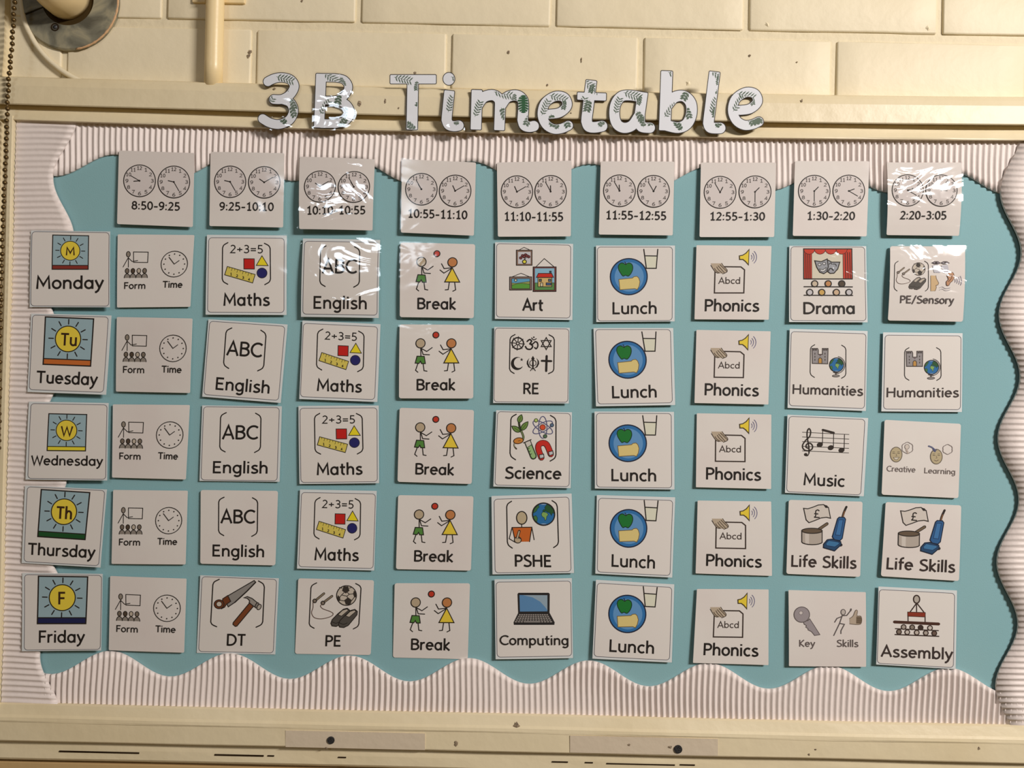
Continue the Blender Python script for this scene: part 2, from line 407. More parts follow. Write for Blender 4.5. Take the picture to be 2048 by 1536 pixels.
# ------------------------------------------------------------------ stroke lettering
def E(cx, cy, rx, ry, a0, a1, n=None):
    n = n or max(4, int(abs(a1 - a0) / 15))
    return [(cx + rx * math.cos(math.radians(a0 + (a1 - a0) * i / n)), cy + ry * math.sin(math.radians(a0 + (a1 - a0) * i / n))) for i in range(n + 1)]
def sp(*p): return spline(p, 5)
BOWL = E(27.5, 35.5, 20.5, 30, 0, 360, 24)
ARCH = lambda x0, x1, y0=44: [(x0, y0)] + E((x0 + x1) / 2 + 1, 44, (x1 - x0) / 2 - 1, 22, 165, 0, 9) + [(x1, 0)]
G = {
 'o': ([E(28, 35.5, 21.5, 30, 0, 360, 24)], 56), 'c': ([E(29, 35.5, 21.5, 30, 48, 312)], 48),
 'e': ([[(9, 38), (49.5, 38)] + E(28.5, 36, 21, 30, 8, 318)[1:]], 57),
 'a': ([BOWL, [(48, 71), (48, 0)]], 58), 'd': ([BOWL, [(48, 106), (48, 0)]], 58),
 'b': ([E(30, 35.5, 20.5, 30, 0, 360, 24), [(9.5, 106), (9.5, 0)]], 58),
 'g': ([BOWL, [(48, 71), (48, -5)] + E(29, -5, 19, 19.5, 0, -150)[1:]], 58),
 'p': ([E(30, 35.5, 20.5, 30, 0, 360, 24), [(9.5, 71), (9.5, -30)]], 58),
 'h': ([[(9.5, 106), (9.5, 0)], ARCH(9.5, 46)], 56), 'n': ([[(9.5, 71), (9.5, 0)], ARCH(9.5, 46)], 56),
 'm': ([[(9.5, 71), (9.5, 0)], ARCH(9.5, 42), ARCH(42, 75)], 85),
 'r': ([[(9.5, 71), (9.5, 0)], [(9.5, 40)] + E(30, 42, 20, 23, 165, 75, 6)], 38),
 'u': ([[(9.5, 71), (9.5, 26)] + E(28, 26, 18.5, 21, 180, 350, 9), [(46, 71), (46, 0)]], 56),
 'i': ([[(9.5, 71), (9.5, 0)], [(9.5, 99), (9.5, 86)]], 20), 'l': ([[(9.5, 106), (9.5, 0)]], 20),
 't': ([[(17, 94), (17, 24)] + E(30, 22, 13, 17, 180, 285, 6), [(3, 65), (36, 65)]], 39),
 'f': ([E(33, 82, 17, 20, 80, 180, 6) + [(16, 0)], [(3, 64), (36, 64)]], 37),
 'k': ([[(9.5, 106), (9.5, 0)], [(43, 71), (12, 34), (45, 0)]], 50),
 's': ([sp((41, 60), (32, 65.5), (20, 65), (11, 54), (17, 42), (30, 34), (40, 26), (39, 12), (26, 5), (15, 6), (6, 12))], 47),
 'v': ([[(4, 71), (25, 4), (46, 71)]], 50), 'w': ([[(4, 71), (22, 3), (38, 66), (54, 3), (72, 71)]], 76),
 'y': ([[(4, 71), (26, 8)], [(47, 71), (26, 8), (18, -14), (8, -25), (1, -24)]], 51),
 'A': ([[(3, 0), (34, 97), (65, 0)], [(13, 33), (55, 33)]], 68),
 'B': ([[(11, 100), (11, 0)], [(11, 94), (32, 94)] + E(32, 74, 21, 20, 90, -90, 8)[1:] + [(11, 54)], [(32, 53)] + E(33, 29.5, 24, 23.5, 90, -90, 8) + [(11, 6)]], 62),
 'C': ([E(44, 50, 36, 44.5, 48, 312)], 70),
 'D': ([[(11, 0), (11, 94), (28, 94)] + E(30, 50, 40, 44, 90, -90, 14) + [(11, 6)]], 78),
 'E': ([[(52, 94), (11, 94), (11, 6), (53, 6)], [(11, 52), (48, 52)]], 58),
 'F': ([[(50, 94), (11, 94), (11, 0)], [(11, 50), (46, 50)]], 52),
 'H': ([[(11, 100), (11, 0)], [(64, 100), (64, 0)], [(11, 52), (64, 52)]], 75),
 'K': ([[(11, 100), (11, 0)], [(56, 100), (14, 48), (58, 0)]], 61),
 'L': ([[(11, 100), (11, 6), (50, 6)]], 52),
 'M': ([[(9, 0), (14, 96), (43, 28), (72, 96), (77, 0)]], 86),
 'P': ([[(11, 0), (11, 94), (30, 94)] + E(32, 70, 21, 24, 90, -90, 9) + [(11, 46)]], 58),
 'R': ([[(11, 0), (11, 94), (30, 94)] + E(31, 71, 21, 23, 90, -90, 9) + [(11, 48)], [(32, 48), (58, 0)]], 62),
 'S': ([sp((52, 88), (42, 94), (28, 94.5), (14, 85), (13, 70), (24, 57), (40, 48), (52, 36), (51, 16), (36, 6), (20, 6), (6, 13))], 60),
 'T': ([[(2, 94), (60, 94)], [(31, 94), (31, 0)]], 62),
 'W': ([[(3, 100), (24, 4), (46, 90), (68, 4), (89, 100)]], 92),
 '0': ([E(30, 50, 22, 44.5, 0, 360, 26)], 60), '1': ([[(12, 76), (33, 94), (33, 0)], [(14, 5), (52, 5)]], 60),
 '2': ([E(29, 70, 20, 24, 150, -25, 9) + [(9, 6), (53, 6)]], 60),
 '3': ([E(27, 73, 20, 21, 140, -80, 10) + [(20, 52)], [(20, 52), (28, 52)] + E(27, 29, 23, 23, 85, -145, 12)], 60),
 '4': ([[(42, 0), (42, 94), (6, 28), (56, 28)]], 60),
 '5': ([[(49, 94), (16, 94), (14, 54)] + E(26, 31, 24, 26, 110, -135, 12)], 60),
 '6': ([E(30, 30, 21, 25, 0, 360, 20), sp((47, 94), (30, 90), (14, 66), (9.5, 32))], 60),
 '7': ([[(8, 94), (52, 94), (22, 0)]], 60),
 '8': ([E(30, 73, 18, 21, 0, 360, 20), E(30, 29, 22, 23.5, 0, 360, 20)], 60),
 '9': ([E(30, 68, 21, 26, 0, 360, 20), sp((50.5, 66), (47, 32), (32, 10), (12, 6))], 60),
 ':': ([[(12, 18), (12, 3)], [(12, 68), (12, 53)]], 26), '-': ([[(6, 38), (42, 38)]], 48),
 '/': ([[(3, -10), (42, 104)]], 45), '+': ([[(5, 44), (53, 44)], [(29, 68), (29, 20)]], 58),
 '=': ([[(5, 56), (53, 56)], [(5, 32), (53, 32)]], 58),
 '£': ([sp((50, 84), (36, 95), (22, 84), (20, 66), (22, 40), (18, 16), (8, 6)), [(8, 6), (54, 6)], [(8, 48), (42, 48)]], 60),
 ' ': ([], 30),
}
def text_strokes(s):
    x = 0; out = []
    for ch in s:
        st, adv = G[ch]
        for q in st: out.append([(px + x, py) for px, py in q])
        x += adv + 3
    return out

class Art:
    """flat print in card coordinates 0..100 (y down), gathered as coloured triangles"""
    def __init__(s): s.T = []; s.z = 0.0; s.fr((0, 0), (100, 0), (0, 100)); s.layer = 'printed_picture'; s.sub = None
    def fr(s, tl, tr, bl):
        ax, ay = tr[0] - tl[0], tr[1] - tl[1]; bx, by = bl[0] - tl[0], bl[1] - tl[1]
        det = ax * by - ay * bx; s.o = tl; s.inv = (by / det, -bx / det, -ay / det, ax / det); s.k = 100 / math.hypot(ax, ay); s.ky = 100 / math.hypot(bx, by)
        return s
    def loc(s, p):
        x, y = p
        if s.sub: x, y = s.sub(x, y)
        dx, dy = x - s.o[0], y - s.o[1]; i = s.inv
        return (100 * (i[0] * dx + i[1] * dy), 100 * (i[2] * dx + i[3] * dy))
    def tri(s, pts, idx, col, dz=.000006):
        s.z += dz
        c = lin(col) + (1,)
        for t in idx:
            s.T.append((s.layer, [(pts[i][0], pts[i][1]) for i in t], s.z, c))
    def _fill(s, L, col):
        idx = tessellate_polygon([[Vector((x, y, 0)) for x, y in L]])
        s.tri(L, idx, col, .000010)
    def _stroke(s, L, w, col, closed=False, rnd_=True, dz=.000006):
        # L in local units
        q = [L[0]]
        for p in L[1:]:
            if math.hypot(p[0] - q[-1][0], p[1] - q[-1][1]) > .02: q.append(p)
        if closed and math.hypot(q[0][0] - q[-1][0], q[0][1] - q[-1][1]) < .05: q.pop()
        n = len(q); h = w / 2
        if n < 2: return
        def nrm(a, b):
            dx, dy = b[0] - a[0], b[1] - a[1]; l = math.hypot(dx, dy); return (-dy / l, dx / l)
        lt = []; rt = []
        for i in range(n):
            if closed: n0, n1 = nrm(q[i - 1], q[i]), nrm(q[i], q[(i + 1) % n])
            else:
                n0 = nrm(q[i - 1], q[i]) if i else nrm(q[0], q[1]); n1 = nrm(q[i], q[i + 1]) if i < n - 1 else n0
            mx, my = n0[0] + n1[0], n0[1] + n1[1]; l = math.hypot(mx, my)
            if l < .25: mx, my, f = n0[0], n0[1], 1
            else: mx /= l; my /= l; f = min(2.2, 1 / max(.2, mx * n0[0] + my * n0[1]))
            lt.append((q[i][0] + mx * h * f, q[i][1] + my * h * f)); rt.append((q[i][0] - mx * h * f, q[i][1] - my * h * f))
        pts = lt + rt; idx = []
        for i in range(n if closed else n - 1):
            j = (i + 1) % n; idx += [(i, j, n + j), (i, n + j, n + i)]
        if rnd_ and not closed:
            for e, o_ in ((0, 1), (n - 1, n - 2)):
                a = math.atan2(q[e][1] - q[o_][1], q[e][0] - q[o_][0]); b0 = len(pts)
                pts += [q[e]] + [(q[e][0] + h * math.cos(a + t), q[e][1] + h * math.sin(a + t)) for t in (-1.57, -.8, 0, .8, 1.57)]
                idx += [(b0, b0 + k_, b0 + k_ + 1) for k_ in range(1, 5)]
        s.tri(pts, idx, col, dz)
    # public, in frame coordinates
    def fill(s, pts, col, line=None, w=0):
        L = [s.loc(p) for p in pts]; s._fill(L, col)
        if line: s._stroke(L, w * s.k * s.sk() * 1.25, line, True)
    def line(s, pts, w, col=(35, 30, 28), closed=False):
        s._stroke([s.loc(p) for p in pts], w * s.k * s.sk() * (1.25 if w < 12 else 1.06), col, closed)
    def sk(s): return getattr(s, 'ssc', 1) if s.sub else 1
    def ell(s, c, rx, ry, col=None, line=(35, 30, 28), w=0, rot=0, n=28):
        ca, sa = math.cos(math.radians(rot)), math.sin(math.radians(rot))
        pts = [(c[0] + rx * math.cos(t) * ca - ry * math.sin(t) * sa, c[1] + rx * math.cos(t) * sa + ry * math.sin(t) * ca) for t in (2 * math.pi * k_ / n for k_ in range(n))]
        if col: s._fill([s.loc(p) for p in pts], col)
        if w: s._stroke([s.loc(p) for p in pts], w * s.k * s.sk() * 1.25, line, True)
    def text(s, t, p0, p1, cap, col=(32, 28, 27), wt=.125, layer='printed_word', up=.00003):
        old = s.layer; s.layer = layer; s.z += up
        st = text_strokes(t); a, b = s.loc(p0), s.loc(p1)
        x0 = min(x for q in st for x, y in q) - 6; x1 = max(x for q in st for x, y in q) + 6
        kx = (b[0] - a[0]) / (x1 - x0); ks = (b[1] - a[1]) / (x1 - x0); ky = cap * s.ky * s.sk() / 100
        for q in st:
            L = [(a[0] + (x - x0) * kx, a[1] + (x - x0) * ks - y * ky) for x, y in q]
            cl = len(q) > 12 and abs(q[0][0] - q[-1][0]) < .01 and abs(q[0][1] - q[-1][1]) < .01
            s._stroke(L, 1.27 * wt * cap * s.ky * s.sk(), col, cl, False, .000003)
        s.layer = old
    def bracket(s, side, pts, w):
        a, b, c, d = pts
        k_ = 1 if side == 'l' else -1
        def cur(p, q, flip):   # rounded shoulder
            m_ = (q[0] + (p[0] - q[0]) * .22, p[1] + (q[1] - p[1]) * .38)
            return [p, m_, q]
        L = spline([a, (b[0] + (a[0] - b[0]) * .25, a[1] + (b[1] - a[1]) * .45), b], 4) + [(b[0] * .5 + c[0] * .5, (b[1] + c[1]) / 2)] + spline([c, (c[0] + (d[0] - c[0]) * .25, d[1] + (c[1] - d[1]) * .45), d], 4)
        s.line(L, w)

K = (35, 30, 28)

# ------------------------------------------------------------------ card designs
def d_day(fr_, sq, bandt, sun, r, band, letters, lp, lcap, word, wp, wcap):
    def f(a):
        a.fr(*fr_)
        a.fill(sq, (160, 188, 198)); tl, tr, br, bl = sq
        t = (bandt - tl[1]) / (bl[1] - tl[1]); mixp = lambda p, q: (p[0] + (q[0] - p[0]) * t, p[1] + (q[1] - p[1]) * t)
        l_, r_ = mixp(tl, bl), mixp(tr, br)
        a.fill([l_, r_, br, bl], band); a.line([l_, r_], r * .07)
        a.line(sq, r * .085, K, True)
        for k_ in range(12):
            an = math.radians(30 * k_ + 2)
            a.line([(sun[0] + math.cos(an) * r * q, sun[1] + math.sin(an) * r * q) for q in (1.16, 1.52)], r * .075)
        a.ell(sun, r, r, (240, 216, 74), K, r * .065, n=36)
        a.text(letters, lp[0], lp[1], lcap, (60, 38, 18), .13, 'printed_picture')
        a.text(word, wp[0], wp[1], wcap)
    return f
F1 = ((97, 48), (790, 57), (85, 720))
DAYS = [
 d_day(((97, 48), (790, 57), (85, 720)), [(288, 88), (602, 95), (596, 392), (282, 390)], 355, (441, 227), 84, (140, 52, 44), 'M', ((402, 268), (480, 268)), 72, 'Monday', ((143, 562), (735, 566)), 112),
 d_day(((97, 778), (802, 795), (65, 1465)), [(225, 808), (648, 825), (627, 1235), (205, 1222)], 1172, (425, 1000), 112, (204, 112, 50), 'Tu', ((352, 1056), (500, 1062)), 108, 'Tuesday', ((138, 1385), (695, 1402)), 106),
 d_day(((78, 58), (778, 70), (48, 742)), [(257, 165), (588, 172), (572, 492), (240, 488)], 452, (411, 311), 90, (240, 224, 60), 'W', ((358, 360), (467, 362)), 86, 'Wednesday', ((97, 615), (722, 624)), 84),
 d_day(((45, 795), (762, 830), (15, 1475)), [(190, 830), (615, 857), (587, 1267), (162, 1242)], 1195, (393, 1024), 112, (22, 84, 40), 'Th', ((318, 1084), (462, 1092)), 108, 'Thursday', ((65, 1400), (685, 1428)), 103),
 d_day(((195, 72), (900, 78), (192, 757)), [(338, 100), (770, 105), (757, 522), (328, 518)], 466, (547, 290), 115, (26, 34, 84), 'F', ((513, 350), (580, 350)), 110, 'Friday', ((343, 685), (755, 690)), 106)]

def d_form(a):
    a.fr((858, 82), (1530, 88), (852, 725)); W = 5.5; g = (128, 118, 108)
    a.line([(955, 283), (955, 372)], W); a.line([(953, 290), (908, 370)], W); a.line([(957, 292), (990, 323), (1038, 314)], W)
    a.ell((954, 258), 17, 24, (150, 140, 128), K, W)
    a.line([(1000, 238), (1130, 240), (1127, 332), (1002, 330)], W, K, True)
    for x, c in ((945, (124, 112, 100)), (997, (82, 68, 56)), (1050, (196, 184, 168)), (1102, (130, 118, 106))):
        top = [(x + 26 * math.cos(t), 466 - 36 * math.sin(t)) for t in (math.pi * k_ / 10 for k_ in range(11))]
        a.fill(top, (148, 140, 132)); a.line(top, W); a.ell((x, 405), 17, 21, c, K, W)
    a.ell((1366, 348), 118, 115, None, K, W)
    for k_ in range(12):
        an = math.radians(30 * k_); a.ell((1366 + 92 * math.cos(an), 348 + 90 * math.sin(an)), 6, 6, K, n=10)
    a.line([(1318, 287), (1366, 348), (1408, 317)], W)
    a.text('Form', (920, 563), (1112, 565), 58); a.text('Time', (1265, 556), (1447, 560), 58, layer='printed_word#2')

def d_time(fr_, c1, c2, t1, t2, r, word, p0, p1, cap=60):
    def f(a):
        a.fr(*fr_)
        for c, (h, mn) in ((c1, t1), (c2, t2)):
            a.ell(c, r, r, (220, 212, 210), K, 5.5, n=40)
            for k_ in range(1, 13):
                an = math.radians(30 * k_ - 90); x, y = c[0] + r * .80 * math.cos(an), c[1] + r * .80 * math.sin(an)
                wd = r * .10 if k_ < 10 else r * .16
                a.text(str(k_), (x - wd, y + r * .11), (x + wd, y + r * .11), r * .22, (90, 84, 82), .15, 'printed_picture', .00003 if k_ == 1 else 0)
            ah = math.radians(30 * (h + mn / 60) - 90); am = math.radians(6 * mn - 90)
            a.line([c, (c[0] + r * .36 * math.cos(ah), c[1] + r * .36 * math.sin(ah))], 5.5)
            a.line([c, (c[0] + r * .64 * math.cos(am), c[1] + r * .64 * math.sin(am))], 4.5)
            a.ell(c, 7, 7, K, n=12)
        a.text(word, p0, p1, cap, wt=.12)
    return f

def d_maths(a):
    a.fr((105, 42), (805, 48), (93, 743))
    a.bracket('l', [(290, 112), (243, 160), (240, 430), (288, 478)], 8); a.bracket('r', [(610, 118), (660, 165), (660, 432), (610, 482)], 8)
    a.text('2+3=5', (308, 205), (597, 207), 74, wt=.105, layer='printed_picture')
    a.fill([(430, 254), (521, 255), (521, 345), (430, 344)], (200, 30, 26), K, 5)
    a.fill([(588, 228), (640, 315), (538, 313)], (240, 222, 40), K, 5)
    a.ell((587, 380), 44, 44, (34, 34, 104), K, 4)
    a.fill([(285, 322), (527, 393), (505, 467), (262, 395)], (222, 204, 96), K, 5)
    ux, uy, vx, vy = .96, .28, -.3, .95
    for k_ in range(9):
        x, y = 285 + (20 + 25 * k_) * ux, 322 + (20 + 25 * k_) * uy + 2; l = 26 if k_ % 2 else 13
        a.line([(x, y), (x + vx * l, y + vy * l)], 3)
    for k_, ch in enumerate('1234'):
        x, y = 318 + 52 * k_, 398 + 15.5 * k_
        a.text(ch, (x - 8, y), (x + 8, y + 4), 22, wt=.2, layer='printed_picture', up=0)
    a.text('Maths', (250, 666), (652, 668), 106)
def d_english(a):
    a.fr((948, 75), (1625, 88), (930, 762))
    a.bracket('l', [(1153, 143), (1105, 190), (1100, 450), (1146, 500)], 8); a.bracket('r', [(1402, 150), (1448, 200), (1445, 455), (1395, 507)], 8)
    a.text('ABC', (1116, 385), (1430, 389), 128, wt=.115, layer='printed_picture')
    a.text('English', (1042, 692), (1506, 700), 108)
def d_break(a):
    a.fr((95, 68), (770, 83), (88, 742)); W = 7
    for q in ([(288, 287), (290, 362)], [(290, 290), (343, 320), (392, 286)], [(295, 300), (310, 347), (368, 351)], [(262, 430), (241, 490), (262, 508)], [(310, 430), (318, 495), (345, 500)],
              [(560, 300), (492, 307), (468, 263)], [(560, 305), (490, 348), (455, 320)], [(540, 430), (530, 498), (503, 500)], [(588, 430), (597, 500), (572, 512)]):
        a.line(q, W)
    a.fill([(255, 362), (320, 365), (330, 430), (296, 430), (285, 408), (272, 428), (238, 424)], (84, 140, 62), K, 7)
    a.fill([(565, 300), (498, 428), (633, 430)], (236, 208, 66), K, 7)
    a.ell((286, 245), 42, 42, (190, 172, 144), K, 7); a.ell((567, 250), 42, 42, (196, 130, 78), K, 7); a.ell((426, 171), 27, 27, (196, 58, 38), K, 7)
    a.text('Break', (250, 672), (605, 678), 102)
def frame_pic(a, x0, y0, x1, y1, t, c=(120, 92, 80)):
    a.fill([(x0, y0), (x1, y0), (x1, y1), (x0, y1)], c, K, 16)
def d_art(a):
    a.fr((-124, 56), (1873, 99), (-131, 2020)); R_ = lambda x0, y0, x1, y1: [(x0, y0), (x1, y0), (x1, y1), (x0, y1)]
    a.line([(490, 258), (615, 190), (750, 250)], 16); a.line([(925, 690), (1135, 480), (1385, 690)], 18); a.line([(315, 945), (540, 855), (755, 945)], 16)
    frame_pic(a, 420, 262, 822, 650, 40, (136, 108, 92)); a.fill(R_(462, 306, 785, 612), (204, 204, 210))
    for x, y in ((532, 462), (580, 405), (655, 385), (735, 432), (690, 410), (620, 430)): a.ell((x, y), 36, 33, (132, 62, 64), (60, 22, 26), 14, n=14)
    for x in (625, 655, 685): a.line([(x, 440), (628, 520)], 8)
    a.ell((628, 560), 50, 46, (232, 224, 70), K, 18, n=18)
    frame_pic(a, 250, 950, 812, 1284, 50, (140, 116, 106)); a.fill(R_(300, 995, 768, 1255), (96, 166, 204), K, 10)
    a.fill([(304, 1105), (420, 1112), (540, 1095), (765, 1065), (765, 1250), (304, 1250)], (150, 160, 90), K, 8)
    a.fill([(304, 1165), (420, 1130), (560, 1115), (765, 1140), (765, 1250), (304, 1250)], (92, 160, 62), K, 8)
    a.ell((403, 1035), 32, 32, (228, 232, 200), K, 14, n=16)
    frame_pic(a, 855, 695, 1440, 1325, 60, (112, 58, 56)); a.fill(R_(895, 732, 1395, 1110), (140, 190, 214)); a.fill(R_(895, 1105, 1395, 1290), (92, 146, 82), K, 9)
    a.fill(R_(1268, 800, 1316, 870), (60, 76, 84), K, 9); a.fill(R_(975, 970, 1330, 1205), (216, 184, 120), K, 14)
    a.fill([(985, 862), (1325, 862), (1375, 965), (935, 965)], (204, 46, 32), K, 14)
    a.fill(R_(1008, 1010, 1065, 1070), (96, 104, 112), K, 14); a.fill(R_(1245, 1010, 1305, 1070), (96, 112, 132), K, 14)
    a.fill(R_(1040, 1105, 1098, 1200), (222, 214, 180), K, 13); a.fill(R_(1185, 1105, 1310, 1165), (70, 96, 148), K, 14)
    a.text('Art', (577, 1812), (1130, 1822), 300)
def d_re(a):
    a.fr((942, 830), (1625, 838), (932, 1518))
    a.bracket('l', [(1130, 900), (1085, 945), (1080, 1205), (1122, 1252)], 8); a.bracket('r', [(1437, 902), (1485, 950), (1480, 1215), (1432, 1255)], 8)
    a.ell((1155, 980), 52, 52, None, K, 10); a.ell((1155, 980), 13, 13, None, K, 7, n=14)
    for k_ in range(8):
        c_, s_ = math.cos(k_ * math.pi / 4 + .1), math.sin(k_ * math.pi / 4 + .1)
        a.line([(1155 + 13 * c_, 980 + 13 * s_), (1155 + 62 * c_, 980 + 62 * s_)], 6)
    a.line(spline([(1240, 962), (1262, 945), (1280, 960), (1268, 982), (1290, 1005), (1272, 1032), (1240, 1030), (1224, 1008)], 4), 13)
    a.line(spline([(1262, 984), (1290, 985), (1312, 965), (1332, 975), (1336, 1005), (1322, 1028), (1308, 1018)], 4), 10)
    a.line(spline([(1280, 930), (1298, 948), (1322, 938)], 3), 7); a.ell((1300, 924), 8, 7, K, n=12)
    for s_ in (1, -1):
        a.line([(1412 + 52 * math.sin(t), 982 - s_ * 54 * math.cos(t)) for t in (0, 2 * math.pi / 3, 4 * math.pi / 3)], 7, K, True)
    o_ = [(1150 + 57 * math.cos(t), 1162 + 59 * math.sin(t)) for t in np.linspace(-.75, -2 * math.pi + .55, 26)]
    i_ = [(1164 + 44 * math.cos(t), 1156 + 47 * math.sin(t)) for t in np.linspace(-2 * math.pi + .75, -.85, 24)]
    a.fill(o_ + i_, K)
    a.fill([(1190 + (16 if k_ % 2 == 0 else 6) * math.sin(k_ * math.pi / 5), 1127 - (16 if k_ % 2 == 0 else 6) * math.cos(k_ * math.pi / 5)) for k_ in range(10)], K)
    a.fill([(1292, 1093), (1307, 1118), (1298, 1135), (1300, 1185), (1292, 1228), (1284, 1185), (1286, 1135), (1277, 1118)], K)
    for s_ in (1, -1):
        X = lambda q: 1292 + s_ * q
        a.fill([(X(32), 1112), (X(54), 1140), (X(56), 1165), (X(40), 1196), (X(8), 1208), (X(30), 1188), (X(42), 1160), (X(42), 1138)], K)
        a.line(spline([(X(6), 1132), (X(26), 1145), (X(26), 1172), (X(6), 1185)], 4), 5)
        a.line([(X(4), 1202), (X(22), 1228)], 6)
    a.line([(1416, 1095), (1412, 1230)], 19); a.line([(1372, 1138), (1458, 1141)], 17)
    a.text('RE', (1206, 1438), (1350, 1440), 100)
def leafpts(b, t, w, n=9):
    dx, dy = t[0] - b[0], t[1] - b[1]; L_ = math.hypot(dx, dy); nx, ny = -dy / L_, dx / L_
    f = lambda u: w * math.sin(math.pi * u ** .85) ** .8
    A_ = [(b[0] + dx * k_ / n + nx * f(k_ / n), b[1] + dy * k_ / n + ny * f(k_ / n)) for k_ in range(n + 1)]
    B_ = [(b[0] + dx * k_ / n - nx * f(k_ / n), b[1] + dy * k_ / n - ny * f(k_ / n)) for k_ in range(n - 1, 0, -1)]
    return A_ + B_
def d_science(a):
    a.fr((182, 165), (1408, 198), (135, 1400))
    a.bracket('l', [(505, 232), (418, 320), (402, 860), (490, 968)], 18); a.bracket('r', [(1058, 250), (1146, 345), (1136, 890), (1042, 992)], 18)
    st = spline([(548, 360), (562, 450), (600, 540), (618, 600), (606, 655)], 5)
    a.line(st, 34, (52, 56, 36)); a.line(st[8:], 14, (126, 146, 96))
    for b, t, w in (((545, 368), (592, 238), 40), ((583, 490), (695, 352), 40), ((566, 515), (434, 424), 40)):
        a.fill(leafpts(b, t, w), (112, 146, 70), (34, 50, 24), 10); a.line([b, (b[0] * .3 + t[0] * .7, b[1] * .3 + t[1] * .7)], 6, (44, 66, 30))
    a.line(spline([(478, 690), (470, 730), (482, 765), (505, 792)], 4), 22, (70, 60, 44)); a.line(spline([(478, 690), (474, 730), (484, 760)], 4), 9, (180, 180, 150))
    a.ell((538, 660), 78, 47, (206, 134, 56), (74, 44, 22), 11, rot=-10); a.line([(535, 665), (570, 655)], 7, (70, 40, 20))
    for r_ in (0, 60, -60): a.ell((932, 443), 68, 178, None, (88, 90, 130), 11, rot=r_ + 1)
    a.ell((930, 443), 44, 44, (220, 84, 50), (100, 40, 34), 9)
    a.ell((825, 330), 28, 28, (186, 208, 116), (58, 70, 40), 9); a.ell((1080, 408), 27, 27, (92, 118, 146), (34, 44, 66), 9); a.ell((968, 588), 28, 28, (86, 118, 90), (34, 50, 38), 9)
    dx, dy = .36, .93
    q = lambda u, v: (682 + u * dx * 1 + v * .93, 668 + u * dy - v * .40)
    body = [q(0, -46), q(0, 46)] + [q(262 + 46 * math.sin(t), 46 * math.cos(t)) for t in np.linspace(0, math.pi, 9)]
    a.fill(body, (212, 208, 200), (40, 50, 36), 11)
    liq = [q(95, -40), q(78, 40)] + [q(260 + 40 * math.sin(t), 40 * math.cos(t)) for t in np.linspace(0, math.pi, 9)]
    a.fill(liq, (154, 192, 130), (40, 56, 36), 8)
    for u in (120, 170, 220): a.line([q(u, -40), q(u - 6, -12)], 8)
    a.line([q(0, -64), q(0, 64)], 15)
    mag = spline([(905, 935), (858, 800), (865, 730), (915, 698), (975, 708), (1012, 760), (1056, 880)], 5)
    a.line(mag, 92, (60, 24, 22)); a.line(mag, 74, (204, 44, 36))
    for p_, q_ in (((868, 890), (940, 878)), ((1018, 842), (1088, 826))):
        a.fill([p_, q_, (q_[0] + 6, q_[1] + 56), (p_[0] + 12, p_[1] + 62)], (200, 202, 206), K, 10)
    for p_ in (((905, 950)), ((1056, 896))): pass
    a.text('Science', (312, 1272), (1215, 1288), 192)
LAND = [[(-.95, -.1), (-.82, -.5), (-.45, -.85), (-.4, -.62), (-.55, -.5), (-.62, -.32), (-.8, -.15)], [(-.9, .2), (-.7, .12), (-.55, .35), (-.62, .7), (-.75, .6), (-.92, .4)],
        [(-.15, -.12), (.0, -.2), (.3, -.12), (.42, .05), (.28, .2), (.22, .5), (.12, .58), (.05, .32), (-.12, .22), (-.2, .05)],
        [(-.1, -.25), (0, -.42), (.15, -.38), (.1, -.62), (.3, -.88), (.6, -.72), (.88, -.4), (.95, -.05), (.8, -.12), (.7, .12), (.55, -.12), (.35, -.18), (.2, -.28), (.05, -.2)]]
def globe(a, c, r, w):
    a.ell(c, r, r, (38, 112, 172), K, 0, n=36)
    for k_, p_ in enumerate(LAND):
        a.fill([(c[0] + x * r, c[1] + y * r) for x, y in p_], [(60, 112, 60), (70, 124, 66), (134, 176, 96), (36, 88, 48)][k_])
        a.line([(c[0] + x * r, c[1] + y * r) for x, y in p_], w * .35, (18, 50, 50), True)
    for s_ in (-1, 1): a.fill([(c[0] + r * .9 * math.sin(t), c[1] + s_ * r * .9 * math.cos(t)) for t in np.linspace(-.3, .3, 7)], (210, 216, 222))
    a.ell(c, r, r, None, K, w, n=36)
def d_pshe(a):
    a.fr((110, 103), (1478, 60), (130, 1440)); W = 15
    a.bracket('l', [(452, 192), (370, 290), (380, 880), (464, 988)], 19); a.bracket('r', [(1142, 180), (1230, 285), (1243, 870), (1160, 972)], 19)
    a.line([(622, 585), (625, 635)], W)
    a.line([(460, 640), (412, 828), (512, 888)], W); a.line([(795, 632), (833, 842)], W)
    a.fill([(462, 637), (795, 630), (755, 875), (508, 880)], (204, 104, 40)); a.line([(508, 840), (462, 637), (795, 630), (755, 875)], W)
    a.ell((625, 473), 88, 108, (194, 178, 146), K, W)
    a.ell((557, 848), 58, 52, (196, 176, 146), K, 12); a.line([(548, 810), (582, 700)], 44); a.line([(548, 815), (580, 705)], 22, (196, 176, 146))
    a.line([(575, 800), (580, 825)], 9); a.line([(592, 805), (596, 828)], 9)
    globe(a, (997, 408), 188, 17)
    a.text('PSHE', (510, 1300), (1132, 1300), 202)
